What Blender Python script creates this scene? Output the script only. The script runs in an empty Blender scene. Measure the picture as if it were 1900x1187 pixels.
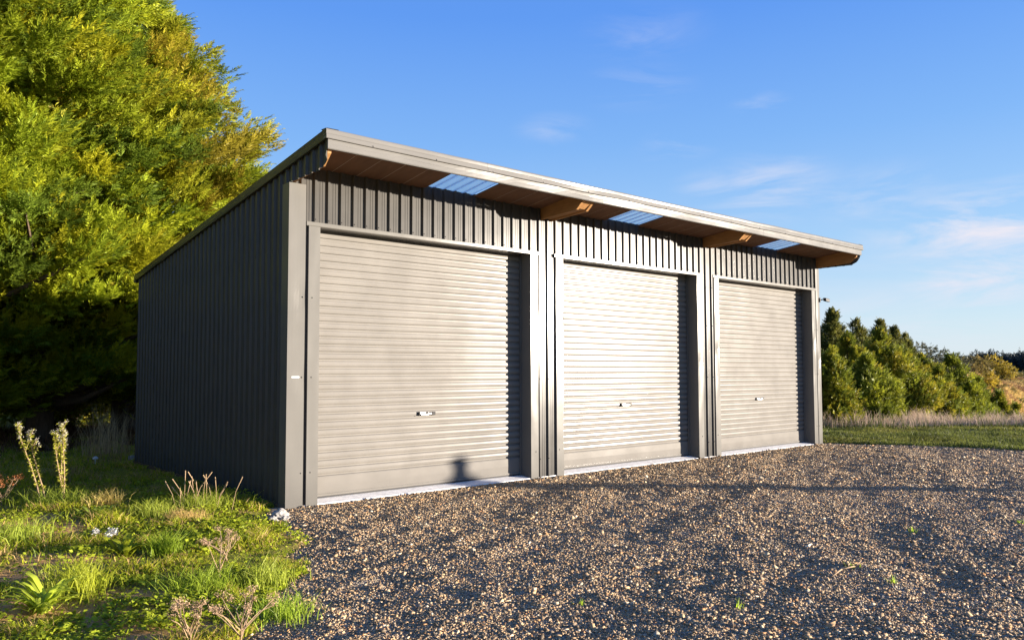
import bpy, math, random
import numpy as np
from mathutils import Vector, Matrix, noise as mnoise
rnd = random.Random(7)
RG = np.random.default_rng(11)
SC = bpy.context.scene
EXPO = 1.9
COL = SC.collection
R = math.radians

# ------------------------------------------------------------------ camera numbers
CAM = np.array([-4.147, -9.131, 1.658])
YAW, PITCH, ROLL = 0.705, 0.0553, -0.0026
FH = np.array([math.sin(YAW), math.cos(YAW)])      # horizontal forward
RH = np.array([math.cos(YAW), -math.sin(YAW)])     # horizontal right
SUN_EL = R(4.7)
SUN_AZ = R(45.2)                                   # from the outward wall normal towards +x
SUNH = np.array([math.sin(SUN_AZ), -math.cos(SUN_AZ)])
def world(lat, d):
    p = CAM[:2] + FH * d + RH * lat
    return float(p[0]), float(p[1])

# ------------------------------------------------------------------ tagging and mesh helpers
def tag(o, label=None, cat=None, group=None, kind=None):
    if label: o['label'] = label
    if cat: o['category'] = cat
    if group: o['group'] = group
    if kind: o['kind'] = kind
    return o
def empty(name, loc=(0, 0, 0), rz=0, parent=None):
    o = bpy.data.objects.new(name, None); COL.objects.link(o)
    o.location = loc; o.rotation_euler = (0, 0, rz)
    o.empty_display_size = 0.2
    if parent: o.parent = parent
    return o
class MB:
    def __init__(s): s.v = []; s.f = []; s.m = []
    def add(s, vs, fs, m=0):
        b = len(s.v); s.v += [tuple(map(float, v)) for v in vs]
        for f in fs: s.f.append(tuple(b + i for i in f)); s.m.append(m)
    def box(s, x0, x1, y0, y1, z0, z1, m=0):
        s.add([(x0,y0,z0),(x1,y0,z0),(x1,y1,z0),(x0,y1,z0),(x0,y0,z1),(x1,y0,z1),(x1,y1,z1),(x0,y1,z1)],
              [(0,3,2,1),(4,5,6,7),(0,1,5,4),(1,2,6,5),(2,3,7,6),(3,0,4,7)], m)
    def strip(s, A, B, m=0):
        n = len(A)
        s.add(list(A) + list(B), [(i, i+1, n+i+1, n+i) for i in range(n-1)], m)
    def prism(s, poly, fn0, fn1, m=0):
        n = len(poly)
        s.add([fn0(p) for p in poly] + [fn1(p) for p in poly],
              [tuple(range(n))[::-1], tuple(range(n, 2*n))] + [(i, (i+1) % n, n+(i+1) % n, n+i) for i in range(n)], m)
    def cyl(s, a, b, r, n=8, r2=None, m=0):
        a = Vector(a); b = Vector(b); d = (b-a).normalized(); r2 = r if r2 is None else r2
        u = d.orthogonal().normalized(); w = d.cross(u)
        vs = [a + (u*math.cos(2*math.pi*i/n) + w*math.sin(2*math.pi*i/n))*r for i in range(n)]
        vs += [b + (u*math.cos(2*math.pi*i/n) + w*math.sin(2*math.pi*i/n))*r2 for i in range(n)]
        s.add(vs, [(i, (i+1) % n, n+(i+1) % n, n+i) for i in range(n)] + [tuple(range(n))[::-1], tuple(range(n, 2*n))], m)
    def tube(s, pts, rs, n=6, m=0):
        for i in range(len(pts)-1): s.cyl(pts[i], pts[i+1], rs[i], n, rs[i+1], m)
    def build(s, name, mats, parent=None, smooth=False, bevel=0):
        me = bpy.data.meshes.new(name); me.from_pydata(s.v, [], s.f)
        mats = mats if isinstance(mats, (list, tuple)) else [mats]
        for m in mats: me.materials.append(m)
        me.polygons.foreach_set('material_index', s.m)
        if smooth: me.polygons.foreach_set('use_smooth', [True]*len(s.f))
        me.update()
        o = bpy.data.objects.new(name, me); COL.objects.link(o)
        if parent: o.parent = parent
        if bevel:
            b = o.modifiers.new('bevel', 'BEVEL'); b.width = bevel; b.segments = 2; b.limit_method = 'ANGLE'
        return o
def npmesh(name, verts, faces, mat, col=None, parent=None, smooth=False):
    """verts (N,3), faces (M,k) of one size, col (N,3)"""
    verts = np.ascontiguousarray(verts, dtype=np.float32); faces = np.ascontiguousarray(faces, dtype=np.int32)
    me = bpy.data.meshes.new(name)
    me.vertices.add(len(verts)); me.vertices.foreach_set('co', verts.ravel())
    M, k = faces.shape
    me.loops.add(M*k); me.loops.foreach_set('vertex_index', faces.ravel())
    me.polygons.add(M); me.polygons.foreach_set('loop_start', np.arange(0, M*k, k, dtype=np.int32))
    me.polygons.foreach_set('loop_total', np.full(M, k, dtype=np.int32))
    if smooth: me.polygons.foreach_set('use_smooth', np.ones(M, dtype=bool))
    me.update(calc_edges=True)
    if col is not None:
        a = me.color_attributes.new('Col', 'FLOAT_COLOR', 'POINT')
        c = np.ones((len(verts), 4), dtype=np.float32); c[:, :3] = col
        a.data.foreach_set('color', c.ravel())
    me.materials.append(mat)
    o = bpy.data.objects.new(name, me); COL.objects.link(o)
    if parent: o.parent = parent
    return o

_tab = np.random.default_rng(3).random((256, 256))
def vn(x, y, s=1.0, seed=0):
    """smooth value noise 0..1"""
    x = np.asarray(x, float)/s + 37.3*seed + 100; y = np.asarray(y, float)/s + 71.9*seed + 100
    ix = np.floor(x).astype(int); iy = np.floor(y).astype(int); fx = x-ix; fy = y-iy
    fx = fx*fx*(3-2*fx); fy = fy*fy*(3-2*fy)
    g = lambda a, b: _tab[a & 255, b & 255]
    return (g(ix,iy)*(1-fx)+g(ix+1,iy)*fx)*(1-fy) + (g(ix,iy+1)*(1-fx)+g(ix+1,iy+1)*fx)*fy
def fbm(x, y, s, seed=0, o=3):
    t = 0; a = 1; n = 0
    for i in range(o): t = t + a*vn(x, y, s/2**i, seed+i*5); n += a; a *= .5
    return t/n
def S(x, a, b):
    t = np.clip((np.asarray(x, float)-a)/(b-a), 0, 1); return t*t*(3-2*t)

# ------------------------------------------------------------------ materials
def newmat(name):
    m = bpy.data.materials.new(name); m.use_nodes = True
    nt = m.node_tree; b = nt.nodes['Principled BSDF']
    return m, nt, b
def N(nt, t, **kw):
    n = nt.nodes.new(t)
    for k, v in kw.items():
        if k in n.inputs: n.inputs[k].default_value = v
        else: setattr(n, k, v)
    return n
def steel(name, base, rough, metallic=0.0, bump=0.3, scale=(1.2, 1.2, .6), spec=.5, dirt=.12, fine=0.0, coat=0.0):
    m, nt, b = newmat(name); L = nt.links
    tc = N(nt, 'ShaderNodeTexCoord'); mp = N(nt, 'ShaderNodeMapping'); mp.inputs['Scale'].default_value = scale
    L.new(tc.outputs['Object'], mp.inputs['Vector'])
    n1 = N(nt, 'ShaderNodeTexNoise', Scale=1.6, Detail=3.0, Roughness=.5); L.new(mp.outputs[0], n1.inputs['Vector'])
    n2 = N(nt, 'ShaderNodeTexNoise', Scale=3.0, Detail=5.0, Roughness=.5); L.new(tc.outputs['Object'], n2.inputs['Vector'])
    mr = N(nt, 'ShaderNodeMapRange'); mr.inputs['From Min'].default_value = .3; mr.inputs['From Max'].default_value = .75
    mr.inputs['To Min'].default_value = 1.0-dirt; mr.inputs['To Max'].default_value = 1.0+dirt*.5
    L.new(n2.outputs['Fac'], mr.inputs['Value'])
    # splash dirt near the ground
    sx = N(nt, 'ShaderNodeSeparateXYZ'); L.new(tc.outputs['Object'], sx.inputs[0])
    md = N(nt, 'ShaderNodeMapRange'); md.inputs['From Min'].default_value = 0; md.inputs['From Max'].default_value = .45
    md.inputs['To Min'].default_value = .80; md.inputs['To Max'].default_value = 1.0
    L.new(sx.outputs['Z'], md.inputs['Value'])
    mu = N(nt, 'ShaderNodeMath', operation='MULTIPLY'); L.new(mr.outputs[0], mu.inputs[0]); L.new(md.outputs[0], mu.inputs[1])
    vm = N(nt, 'ShaderNodeVectorMath', operation='SCALE'); vm.inputs[0].default_value = base
    L.new(mu.outputs[0], vm.inputs['Scale']); L.new(vm.outputs[0], b.inputs['Base Color'])
    rr = N(nt, 'ShaderNodeMapRange'); rr.inputs['To Min'].default_value = rough-.025; rr.inputs['To Max'].default_value = rough+.035
    L.new(n2.outputs['Fac'], rr.inputs['Value']); L.new(rr.outputs[0], b.inputs['Roughness'])
    bp = N(nt, 'ShaderNodeBump'); bp.inputs['Strength'].default_value = bump; bp.inputs['Distance'].default_value = .02
    L.new(n1.outputs['Fac'], bp.inputs['Height']); L.new(bp.outputs[0], b.inputs['Normal'])
    b.inputs['Metallic'].default_value = metallic; b.inputs['Specular IOR Level'].default_value = spec
    if coat: b.inputs['Coat Weight'].default_value = coat; b.inputs['Coat Roughness'].default_value = .28
    return m
M_WALL = steel('dark_painted_steel', (.070, .066, .060), .205, 0, bump=.10, spec=.16, dirt=.08)
M_FLASH = steel('flashing_steel', (.134, .128, .117), .205, 0, bump=.16, scale=(1.5, 1.5, .7), spec=.16, dirt=.05)
M_DOOR = steel('roller_door_steel', (.184, .172, .156), .19, 0, bump=.08, scale=(.5, .5, 1.2), spec=.125, dirt=.10)
M_FASC = steel('fascia_steel', (.148, .142, .133), .21, 0, bump=.2, scale=(1.2, 1.2, 3), spec=.11, dirt=.04)
M_ROOF = steel('roof_steel', (.11, .10, .09), .4, .1)
M_GALV = steel('galvanised_steel', (.55, .54, .52), .35, .9, bump=.1)
M_BLACK = steel('black_plastic', (.012, .012, .014), .5, 0, bump=.05, spec=.15)
M_WHITE = steel('plain_white', (.75, .74, .72), .4, 0, bump=.05, dirt=.03)
def simple(name, base, rough=.8, nscale=12, var=.35, bump=.3, bdist=.01, stretch=(1, 1, 1), spec=.3):
    m, nt, b = newmat(name); L = nt.links
    tc = N(nt, 'ShaderNodeTexCoord'); mp = N(nt, 'ShaderNodeMapping'); mp.inputs['Scale'].default_value = stretch
    L.new(tc.outputs['Object'], mp.inputs['Vector'])
    n = N(nt, 'ShaderNodeTexNoise', Scale=nscale, Detail=8.0, Roughness=.65); L.new(mp.outputs[0], n.inputs['Vector'])
    mr = N(nt, 'ShaderNodeMapRange'); mr.inputs['From Min'].default_value = .3; mr.inputs['From Max'].default_value = .7
    mr.inputs['To Min'].default_value = 1-var; mr.inputs['To Max'].default_value = 1+var
    L.new(n.outputs['Fac'], mr.inputs['Value'])
    vm = N(nt, 'ShaderNodeVectorMath', operation='SCALE'); vm.inputs[0].default_value = base
    L.new(mr.outputs[0], vm.inputs['Scale']); L.new(vm.outputs[0], b.inputs['Base Color'])
    bp = N(nt, 'ShaderNodeBump'); bp.inputs['Strength'].default_value = bump; bp.inputs['Distance'].default_value = bdist
    L.new(n.outputs['Fac'], bp.inputs['Height']); L.new(bp.outputs[0], b.inputs['Normal'])
    b.inputs['Roughness'].default_value = rough; b.inputs['Specular IOR Level'].default_value = spec
    return m
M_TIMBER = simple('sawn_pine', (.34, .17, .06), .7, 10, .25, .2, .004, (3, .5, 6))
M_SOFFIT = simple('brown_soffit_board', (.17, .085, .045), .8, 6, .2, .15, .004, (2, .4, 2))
M_SEAM = simple('pale_joint_strip', (.42, .32, .24), .7, 8, .1, .1)
M_CONC = simple('concrete', (.72, .70, .67), .85, 14, .22, .4, .006)
M_ROCK = simple('pale_rock', (.36, .34, .31), .85, 18, .3, .8, .015)
M_BARK = simple('bark', (.11, .075, .05), .9, 9, .4, .8, .03, (3, 3, .6))
M_STICK = simple('dry_stick', (.28, .19, .11), .8, 20, .2, .3)
M_RUBBER = simple('door_seal_rubber', (.03, .03, .032), .7, 20, .1, .1)

def leafmat(name, trans=.35, rough=.55, spec=.25, sat=1.0):
    m, nt, b = newmat(name); L = nt.links
    at = N(nt, 'ShaderNodeAttribute', attribute_name='Col')
    b.inputs['Roughness'].default_value = rough; b.inputs['Specular IOR Level'].default_value = spec
    L.new(at.outputs['Color'], b.inputs['Base Color'])
    tr = N(nt, 'ShaderNodeBsdfTranslucent'); mx = N(nt, 'ShaderNodeMixShader'); mx.inputs[0].default_value = trans
    L.new(at.outputs['Color'], tr.inputs['Color'])
    L.new(b.outputs[0], mx.inputs[1]); L.new(tr.outputs[0], mx.inputs[2])
    L.new(mx.outputs[0], nt.nodes['Material Output'].inputs['Surface'])
    return m
M_LEAF = leafmat('conifer_foliage', .38)
M_GRASS = leafmat('grass_blade', .55, .5)
M_DRY = leafmat('dry_stem', .25, .8, .1)
m, nt, b = newmat('gravel_stone'); L = nt.links
at = N(nt, 'ShaderNodeAttribute', attribute_name='Col'); tc = N(nt, 'ShaderNodeTexCoord')
n_ = N(nt, 'ShaderNodeTexNoise', Scale=60.0, Detail=4.0); L.new(tc.outputs['Object'], n_.inputs['Vector'])
mr = N(nt, 'ShaderNodeMapRange'); mr.inputs['To Min'].default_value = .6; mr.inputs['To Max'].default_value = 1.4; L.new(n_.outputs['Fac'], mr.inputs['Value'])
vm = N(nt, 'ShaderNodeVectorMath', operation='SCALE'); L.new(at.outputs['Color'], vm.inputs[0]); L.new(mr.outputs[0], vm.inputs['Scale'])
L.new(vm.outputs[0], b.inputs['Base Color']); b.inputs['Roughness'].default_value = .75; b.inputs['Specular IOR Level'].default_value = .3
M_STONE = m

# gravel fines underneath the loose stones
m, nt, b = newmat('gravel_fines'); L = nt.links; WARM = 1
tc = N(nt, 'ShaderNodeTexCoord')
vo = N(nt, 'ShaderNodeTexVoronoi', Scale=55.0); L.new(tc.outputs['Object'], vo.inputs['Vector'])
vo2 = N(nt, 'ShaderNodeTexVoronoi', Scale=23.0); L.new(tc.outputs['Object'], vo2.inputs['Vector'])
cr = N(nt, 'ShaderNodeValToRGB'); e = cr.color_ramp.elements
e[0].position = 0; e[0].color = (.12, .095, .07, 1); e[1].position = 1; e[1].color = (.46, .37, .25, 1)
for p, c in ((.35, (.28, .23, .175, 1)), (.6, (.36, .29, .21, 1)), (.8, (.42, .32, .22, 1))):
    k = cr.color_ramp.elements.new(p); k.color = c
sp = N(nt, 'ShaderNodeSeparateColor'); L.new(vo.outputs['Color'], sp.inputs[0]); L.new(sp.outputs[0], cr.inputs[0])
L.new(cr.outputs[0], b.inputs['Base Color'])
ad = N(nt, 'ShaderNodeMath', operation='ADD'); L.new(vo.outputs['Distance'], ad.inputs[0]); L.new(vo2.outputs['Distance'], ad.inputs[1])
bp = N(nt, 'ShaderNodeBump', invert=True); bp.inputs['Strength'].default_value = .9; bp.inputs['Distance'].default_value = .018
L.new(ad.outputs[0], bp.inputs['Height']); L.new(bp.outputs[0], b.inputs['Normal'])
b.inputs['Roughness'].default_value = .9; b.inputs['Specular IOR Level'].default_value = .2
M_FINES = m

# soil / turf / pasture
m, nt, b = newmat('turf_ground'); L = nt.links
at = N(nt, 'ShaderNodeAttribute', attribute_name='Col'); tc = N(nt, 'ShaderNodeTexCoord')
n_ = N(nt, 'ShaderNodeTexNoise', Scale=14.0, Detail=10.0, Roughness=.75); L.new(tc.outputs['Object'], n_.inputs['Vector'])
mr = N(nt, 'ShaderNodeMapRange'); mr.inputs['From Min'].default_value = .3; mr.inputs['From Max'].default_value = .7
mr.inputs['To Min'].default_value = .55; mr.inputs['To Max'].default_value = 1.5; L.new(n_.outputs['Fac'], mr.inputs['Value'])
vm = N(nt, 'ShaderNodeVectorMath', operation='SCALE'); L.new(at.outputs['Color'], vm.inputs[0]); L.new(mr.outputs[0], vm.inputs['Scale'])
L.new(vm.outputs[0], b.inputs['Base Color'])
bp = N(nt, 'ShaderNodeBump'); bp.inputs['Strength'].default_value = .8; bp.inputs['Distance'].default_value = .04
L.new(n_.outputs['Fac'], bp.inputs['Height']); L.new(bp.outputs[0], b.inputs['Normal'])
b.inputs['Roughness'].default_value = .95; b.inputs['Specular IOR Level'].default_value = .1
M_TURF = m

# clear corrugated skylight sheet
m, nt, b = newmat('skylight_sheet'); L = nt.links
gl = N(nt, 'ShaderNodeBsdfGlossy', Roughness=.15); gl.inputs['Color'].default_value = (.9, .95, 1, 1)
tl = N(nt, 'ShaderNodeBsdfTranslucent'); tl.inputs['Color'].default_value = (1.0, .97, .90, 1)
tp = N(nt, 'ShaderNodeBsdfTransparent'); tp.inputs['Color'].default_value = (1.0, .96, .88, 1)
m1 = N(nt, 'ShaderNodeMixShader')
lw = N(nt, 'ShaderNodeLayerWeight', Blend=.5); mrl = N(nt, 'ShaderNodeMapRange'); mrl.inputs['From Min'].default_value = .45; mrl.inputs['From Max'].default_value = .95
mrl.inputs['To Min'].default_value = .30; mrl.inputs['To Max'].default_value = .95; L.new(lw.outputs['Facing'], mrl.inputs['Value']); L.new(mrl.outputs[0], m1.inputs[0])
L.new(tp.outputs[0], m1.inputs[1]); L.new(tl.outputs[0], m1.inputs[2])
m2 = N(nt, 'ShaderNodeMixShader'); m2.inputs[0].default_value = .08; L.new(m1.outputs[0], m2.inputs[1]); L.new(gl.outputs[0], m2.inputs[2])
L.new(m2.outputs[0], nt.nodes['Material Output'].inputs['Surface'])
M_SKYL = m

# ------------------------------------------------------------------ terrain
def sgravel(x, y):
    """>0 inside the gravel yard (metres from its edge, roughly)"""
    x = np.asarray(x, float); y = np.asarray(y, float)
    xb = np.interp(y, [-20, -8, -4.34, -3.77, -2.53, -.5, .0], [-12, -4.4, -2.12, -1.83, -1.08, -.30, -.12])
    xr = np.interp(y, [-30, -14, -8, -3.66, .07], [24, 17.5, 15.6, 14.35, 13.35])
    w = (fbm(x, y, .5, 2)-.5)*.45 + (vn(x, y, 1.7, 9)-.5)*.3
    return np.minimum(np.minimum(x-xb, xr-x)*.85 + w, -y + .25)
def gh(x, y):
    x = np.asarray(x, float); y = np.asarray(y, float)
    d = (x-CAM[0])*FH[0] + (y-CAM[1])*FH[1]; lat = (x-CAM[0])*RH[0] + (y-CAM[1])*RH[1]
    q_ = lat/np.maximum(d, 1.0)
    far = -3.2*S(d, 23, 42)*S(lat, 9.5, 22)*(1-S(d, 46, 60)) + S(d, 46, 60)*(1.2-3.5*S(q_, .585, .68))*(1-S(d, 84, 106))*S(lat, 10, 26) + S(d, 84, 106)*.4 + S(d, 106, 175)*3.2
    far = far + (fbm(x, y, 9, 4)-.5)*.9*S(d, 48, 62)
    near = (fbm(x, y, .9, 1)-.5)*.07 + (vn(x, y, .25, 6)-.5)*.022
    s = sgravel(x, y)
    near = near + .06*np.clip(-s, 0, 5)*(1-S(y, .3, 3.0))*(x < 3)
    return far + near*(1-S(s, -.1, .3)) - S(s, -.05, .3)*.06
# ruts roughly along the yard, from near-left to far-right
def relief(x, y):
    u = x*.93 + y*.36; v = -x*.36 + y*.93
    a = (fbm(u/3.2, v, .55, 21, 3)-.5)*.050
    b_ = (fbm(u/2.8, v, 1.4, 25, 2)-.5)*.085
    c = (vn(x, y, .16, 30)-.5)*.016
    return a + b_ + c
def gz(x, y):
    s = sgravel(x, y)
    return relief(x, y)*S(s, 0, .5)*S(-np.asarray(y, float), -.1, .7) - S(-s, -.02, .22)*.10 + .004
def top(x, y):
    return np.maximum(gh(x, y), gz(x, y))

def grid_faces(nu, nv):
    i = np.arange(nu-1)[:, None]*nv + np.arange(nv-1)[None, :]
    return np.stack([i, i+nv, i+nv+1, i+1], -1).reshape(-1, 4)
def turf_color(x, y):
    d = (x-CAM[0])*FH[0] + (y-CAM[1])*FH[1]; lat = (x-CAM[0])*RH[0] + (y-CAM[1])*RH[1]
    p = (fbm(x, y, .9, 40)*(1-.35*S(y, .3, 1.6)*(1-S(d, 40, 50))))[:, None]
    soil = np.array([.50, .29, .13]); green = np.array([.20, .20, .035])
    c = green*(1-S(p, .42, .62)) + soil*S(p, .42, .62)
    q = fbm(x, y, 14, 50)[:, None]; q2 = fbm(x, y, 5, 52)[:, None]
    gold = np.array([.50, .36, .13])*(1-S(q2, .5, .7)) + np.array([.30, .18, .09])*S(q2, .5, .7)
    gold = gold*(1-S(q, .62, .72)) + np.array([.24, .24, .06])*S(q, .62, .72)
    t = S(d, 42, 52)[:, None]
    return c*(1-t) + gold*t
# ground sheet: rings round the camera out to the horizon
rr_ = np.concatenate([np.linspace(.01, 24, 170), 24*np.exp(np.linspace(0.02, math.log(2500/24), 110))])
aa_ = np.linspace(0, 2*math.pi, 420)
A_, B_ = np.meshgrid(rr_, aa_, indexing='ij')
gx = CAM[0] + A_*np.cos(B_); gy = CAM[1] + A_*np.sin(B_)
gx = gx.ravel(); gy = gy.ravel()
zz = gh(gx, gy)
inside = (gx > .06) & (gx < 12.84) & (gy > .15) & (gy < 6.5)
zz = np.where(inside, -.12, zz)
o = npmesh('ground', np.stack([gx, gy, zz], 1), grid_faces(len(rr_), len(aa_)), M_TURF, turf_color(gx, gy), smooth=True)
tag(o, kind='structure')
# gravel yard sheet
xs = np.arange(-7, 22, .05); ys = np.arange(-13, .16, .05)
X_, Y_ = np.meshgrid(xs, ys, indexing='ij'); gx = X_.ravel(); gy = Y_.ravel()
F_ = grid_faces(len(xs), len(ys))
sc_ = sgravel(gx, gy); keep = (sc_[F_] > -.35).any(1); F_ = F_[keep]
used = np.unique(F_); remap = np.zeros(len(gx), int); remap[used] = np.arange(len(used)); F_ = remap[F_]
o = npmesh('gravel_yard', np.stack([gx[used], gy[used], gz(gx[used], gy[used])], 1), F_, M_FINES, smooth=True)
tag(o, kind='structure')

# ------------------------------------------------------------------ loose gravel stones (one object)
def view_mask(x, y, dmin, dmax, q0, q1):
    d = (x-CAM[0])*FH[0] + (y-CAM[1])*FH[1]; lat = (x-CAM[0])*RH[0] + (y-CAM[1])*RH[1]
    return (d > dmin) & (d < dmax) & (lat > q0*d) & (lat < q1*d), d, lat
def stones(n):
    # depth drawn so that the density falls with distance
    u = RG.random(n); d0, d1 = 3.6, 21.0
    d = (d0**.75 + u*(d1**.75-d0**.75))**(1/.75)
    lat = (RG.random(n)*1.56-.74)*d
    x = CAM[0]+FH[0]*d+RH[0]*lat; y = CAM[1]+FH[1]*d+RH[1]*lat
    s = sgravel(x, y)
    k = (s > RG.random(n)*.25-.08) & (y < -.045+.0*x)
    return x[k], y[k], d[k]
x, y, d = stones(560000)
n = len(x)
cube = np.array([[a, b, c] for a in (-1, 1) for b in (-1, 1) for c in (-1, 1)], float)
cf = np.array([[0,1,3,2],[4,6,7,5],[0,4,5,1],[2,3,7,6],[0,2,6,4],[1,5,7,3]])
sz = (.0031 + .0048*RG.random(n)**1.8 + .009*(RG.random(n) > .96)*RG.random(n))*(.72+.045*d)
patch = fbm(x, y, 1.3, 61); sz = sz*(.75+.6*patch)
V = cube[None]*(1+.0*RG.random((n, 1, 1))) + RG.normal(0, .30, (n, 8, 3))
V *= np.stack([1+.5*RG.random(n), .8+.3*RG.random(n), .34+.28*RG.random(n)], 1)[:, None, :]
def rotm(n, tilt=.5):
    a = RG.random(n)*2*np.pi; b = RG.normal(0, tilt, n); c = RG.normal(0, tilt, n)
    ca, sa, cb, sb, cc, sc2 = np.cos(a), np.sin(a), np.cos(b), np.sin(b), np.cos(c), np.sin(c)
    Z = np.zeros(n); O = np.ones(n)
    Rz = np.stack([np.stack([ca,-sa,Z],1), np.stack([sa,ca,Z],1), np.stack([Z,Z,O],1)], 1)
    Rx = np.stack([np.stack([O,Z,Z],1), np.stack([Z,cb,-sb],1), np.stack([Z,sb,cb],1)], 1)
    Ry = np.stack([np.stack([cc,Z,sc2],1), np.stack([Z,O,Z],1), np.stack([-sc2,Z,cc],1)], 1)
    return Rz @ Rx @ Ry
V = np.einsum('nij,nkj->nki', rotm(n, .36), V)*sz[:, None, None]
zb = np.where(sgravel(x, y) > 0, gz(x, y), top(x, y))
V += np.stack([x, y, zb + sz*.22], 1)[:, None, :]
pal = np.array([[.10,.085,.07],[.15,.12,.095],[.20,.155,.11],[.26,.19,.125],[.31,.24,.165],[.38,.32,.25],[.29,.17,.09],[.19,.18,.165],[.50,.45,.38]])
pi_ = RG.choice(len(pal), n, p=[.09,.15,.22,.20,.15,.06,.06,.06,.01])
sc_ = pal[pi_]*np.array([1.56, 1.40, 1.10])*(.75+.5*RG.random((n, 1)))
o = npmesh('gravel', V.reshape(-1, 3), (cf[None] + (np.arange(n)*8)[:, None, None]).reshape(-1, 4), M_STONE, np.repeat(sc_, 8, 0))
tag(o, 'brown and grey crushed stone gravel spread over the yard in front of the shed', 'gravel', kind='stuff')

# ------------------------------------------------------------------ shed
W, D, OV = 12.89, 6.6, 1.04
BAY, DX0, DW = 4.297, .39, 3.59
SL = .122
def rz(y): return 4.333 - SL*y            # top of roof sheet
PITCHR = .1835
def profile(u0, u1, phase, hgt=.03):
    """ribbed sheet profile, list of (u, h)"""
    P = []; k = math.floor((u0-phase)/PITCHR)-1
    while phase + k*PITCHR < u1 + PITCHR:
        c = phase + k*PITCHR
        P += [(c-.032, 0), (c-.015, hgt), (c+.015, hgt), (c+.032, 0)]
        for fr in (.40, .60):
            mm = c + PITCHR*fr
            P += [(mm-.009, 0), (mm-.005, .0035), (mm+.005, .0035), (mm+.009, 0)]
        k += 1
    P.sort(); us = [p[0] for p in P]; hs = [p[1] for p in P]
    out = [(u0, float(np.interp(u0, us, hs)))] + [p for p in P if u0 < p[0] < u1] + [(u1, float(np.interp(u1, us, hs)))]
    return out
shed = empty('shed', (0, 0, 0))
tag(shed, 'long dark grey steel shed with three beige roller doors and a single sloping roof', 'shed')

# front wall cladding: header sheets and the pillar sheets between the doors
fw = MB(); PH = .328
def sheet_front(b, x0, x1, z0, z1):
    p = profile(x0, x1, PH)
    b.strip([(u, -h, z0) for u, h in p], [(u, -h, z1) for u, h in p])
HZ = 3.555
for (a, c) in ((0.0, 4.15), (4.15, 4.53), (4.53, 8.45), (8.45, 8.83), (8.83, 12.89)):
    full = (c-a) < 1
    sheet_front(fw, a, c, .015 if full else HZ, rz(0)-.035)
for a, c in ((0.02, .37), (12.6, 12.87)): sheet_front(fw, a, c, .015, HZ-.001)
# screws low on the header ribs and on the pillars
k = 0
while PH + k*PITCHR < 12.8:
    c = PH + k*PITCHR
    zz_ = 3.60 if not (4.15 < c < 4.53 or 8.45 < c < 8.83) else 3.3
    fw.cyl((c+.004, -.029, zz_), (c+.004, -.038, zz_), .0075, 6)
    if (4.15 < c < 4.53 or 8.45 < c < 8.83):
        for z_ in (.3, 1.55, 2.55): fw.cyl((c, -.029, z_), (c, -.038, z_), .0075, 6)
    k += 1
fw.build('front_wall', M_WALL, shed)

def side_sheet(xp, sgn, y0, y1, z0f, ztf, name, mat=M_WALL, ph=.09):
    b = MB(); p = profile(y0, y1, ph)
    b.strip([(xp+sgn*h, u, z0f(u)) for u, h in p], [(xp+sgn*h, u, ztf(u)) for u, h in p])
    return b.build(name, mat, shed)
side_sheet(0, -1, .0, D, lambda u: .03, lambda u: rz(u)-.03, 'side_wall')
side_sheet(W, 1, .0, D, lambda u: .03, lambda u: rz(u)-.03, 'side_wall')
b = MB(); p = profile(0, W, .1); b.strip([(u, D+h, .03) for u, h in p], [(u, D+h, rz(D)-.03) for u, h in p])
b.build('rear_wall', M_WALL, shed)
b = MB()
for q in range(36):
    yy = .09 + PITCHR*q
    for z_ in (.22, 1.2, 2.2, 3.2):
        if z_ < rz(yy)-.2: b.cyl((-.029, yy, z_+.004*math.sin(q*3)), (-.036, yy, z_+.004*math.sin(q*3)), .008, 6)
o = b.build('cladding_screw', M_WALL, shed); o['kind'] = 'stuff'

# overhang gable panels: timber rafter clad with the ribbed sheet, lower corner clipped
def ovz(u):  # bottom line of the clipped panel
    if u > -.82: return 4.025
    if u > -.97: return 4.025 + (-.82-u)*.42
    return 4.088 + (-.97-u)*2.6
for xp, sgn in ((-.004, -1), (W+.004, 1)):
    side_sheet(xp, sgn, -1.03, -.001, ovz, lambda u: rz(u)-.03, 'overhang_cladding', ph=.09)
def rafter(xc, wid, zb0, planks):
    b = MB()
    poly = [(-.003, zb0), (-.82, zb0+.035), (-.97, zb0+.16), (-1.0, rz(-1.0)-.065), (-.003, rz(0)-.065)]
    for x0, x1, dz in planks:
        pp = [(yy, zz2 + (dz if i < 2 else 0)) for i, (yy, zz2) in enumerate(poly)]
        b.prism(pp, lambda q: (x0, q[0], q[1]), lambda q: (x1, q[0], q[1]))
    return b.build('rafter', M_TIMBER, shed)
for xc in (4.34, 8.65):
    rafter(xc, .24, 4.085, [(xc-.125, xc-.08, 0), (xc-.0795, xc+.0795, .022), (xc+.08, xc+.125, 0)])
rafter(.05, .05, 4.035, [(.003, .05, 0)]); rafter(W-.05, .05, 4.035, [(W-.05, W-.003, 0)])

# roof sheets and skylights
SK = [(2.0, 2.87), (5.71, 6.58), (10.27, 11.15)]
edges = [-.03] + [e for s in SK for e in s] + [W+.03]
b = MB()
for i in range(0, len(edges), 2):
    p = profile(edges[i], edges[i+1], .06)
    b.strip([(u, -OV, rz(-OV)-.055+h) for u, h in p], [(u, D+.06, rz(D+.06)-.055+h) for u, h in p])
b.build('roof', M_ROOF, shed)
for a, c in SK:
    b = MB(); P = []
    nseg = 60
    for i in range(nseg+1):
        u = a + (c-a)*i/nseg; P.append((u, .016*max(-1, min(1, 1.8*math.sin(2*math.pi*(u-a)/((c-a)/5))))))
    b.strip([(u, -OV, rz(-OV)-.032+h) for u, h in P], [(u, D, rz(D)-.032+h) for u, h in P])
    b.build('skylight', M_SKYL, shed, smooth=True)
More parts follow.
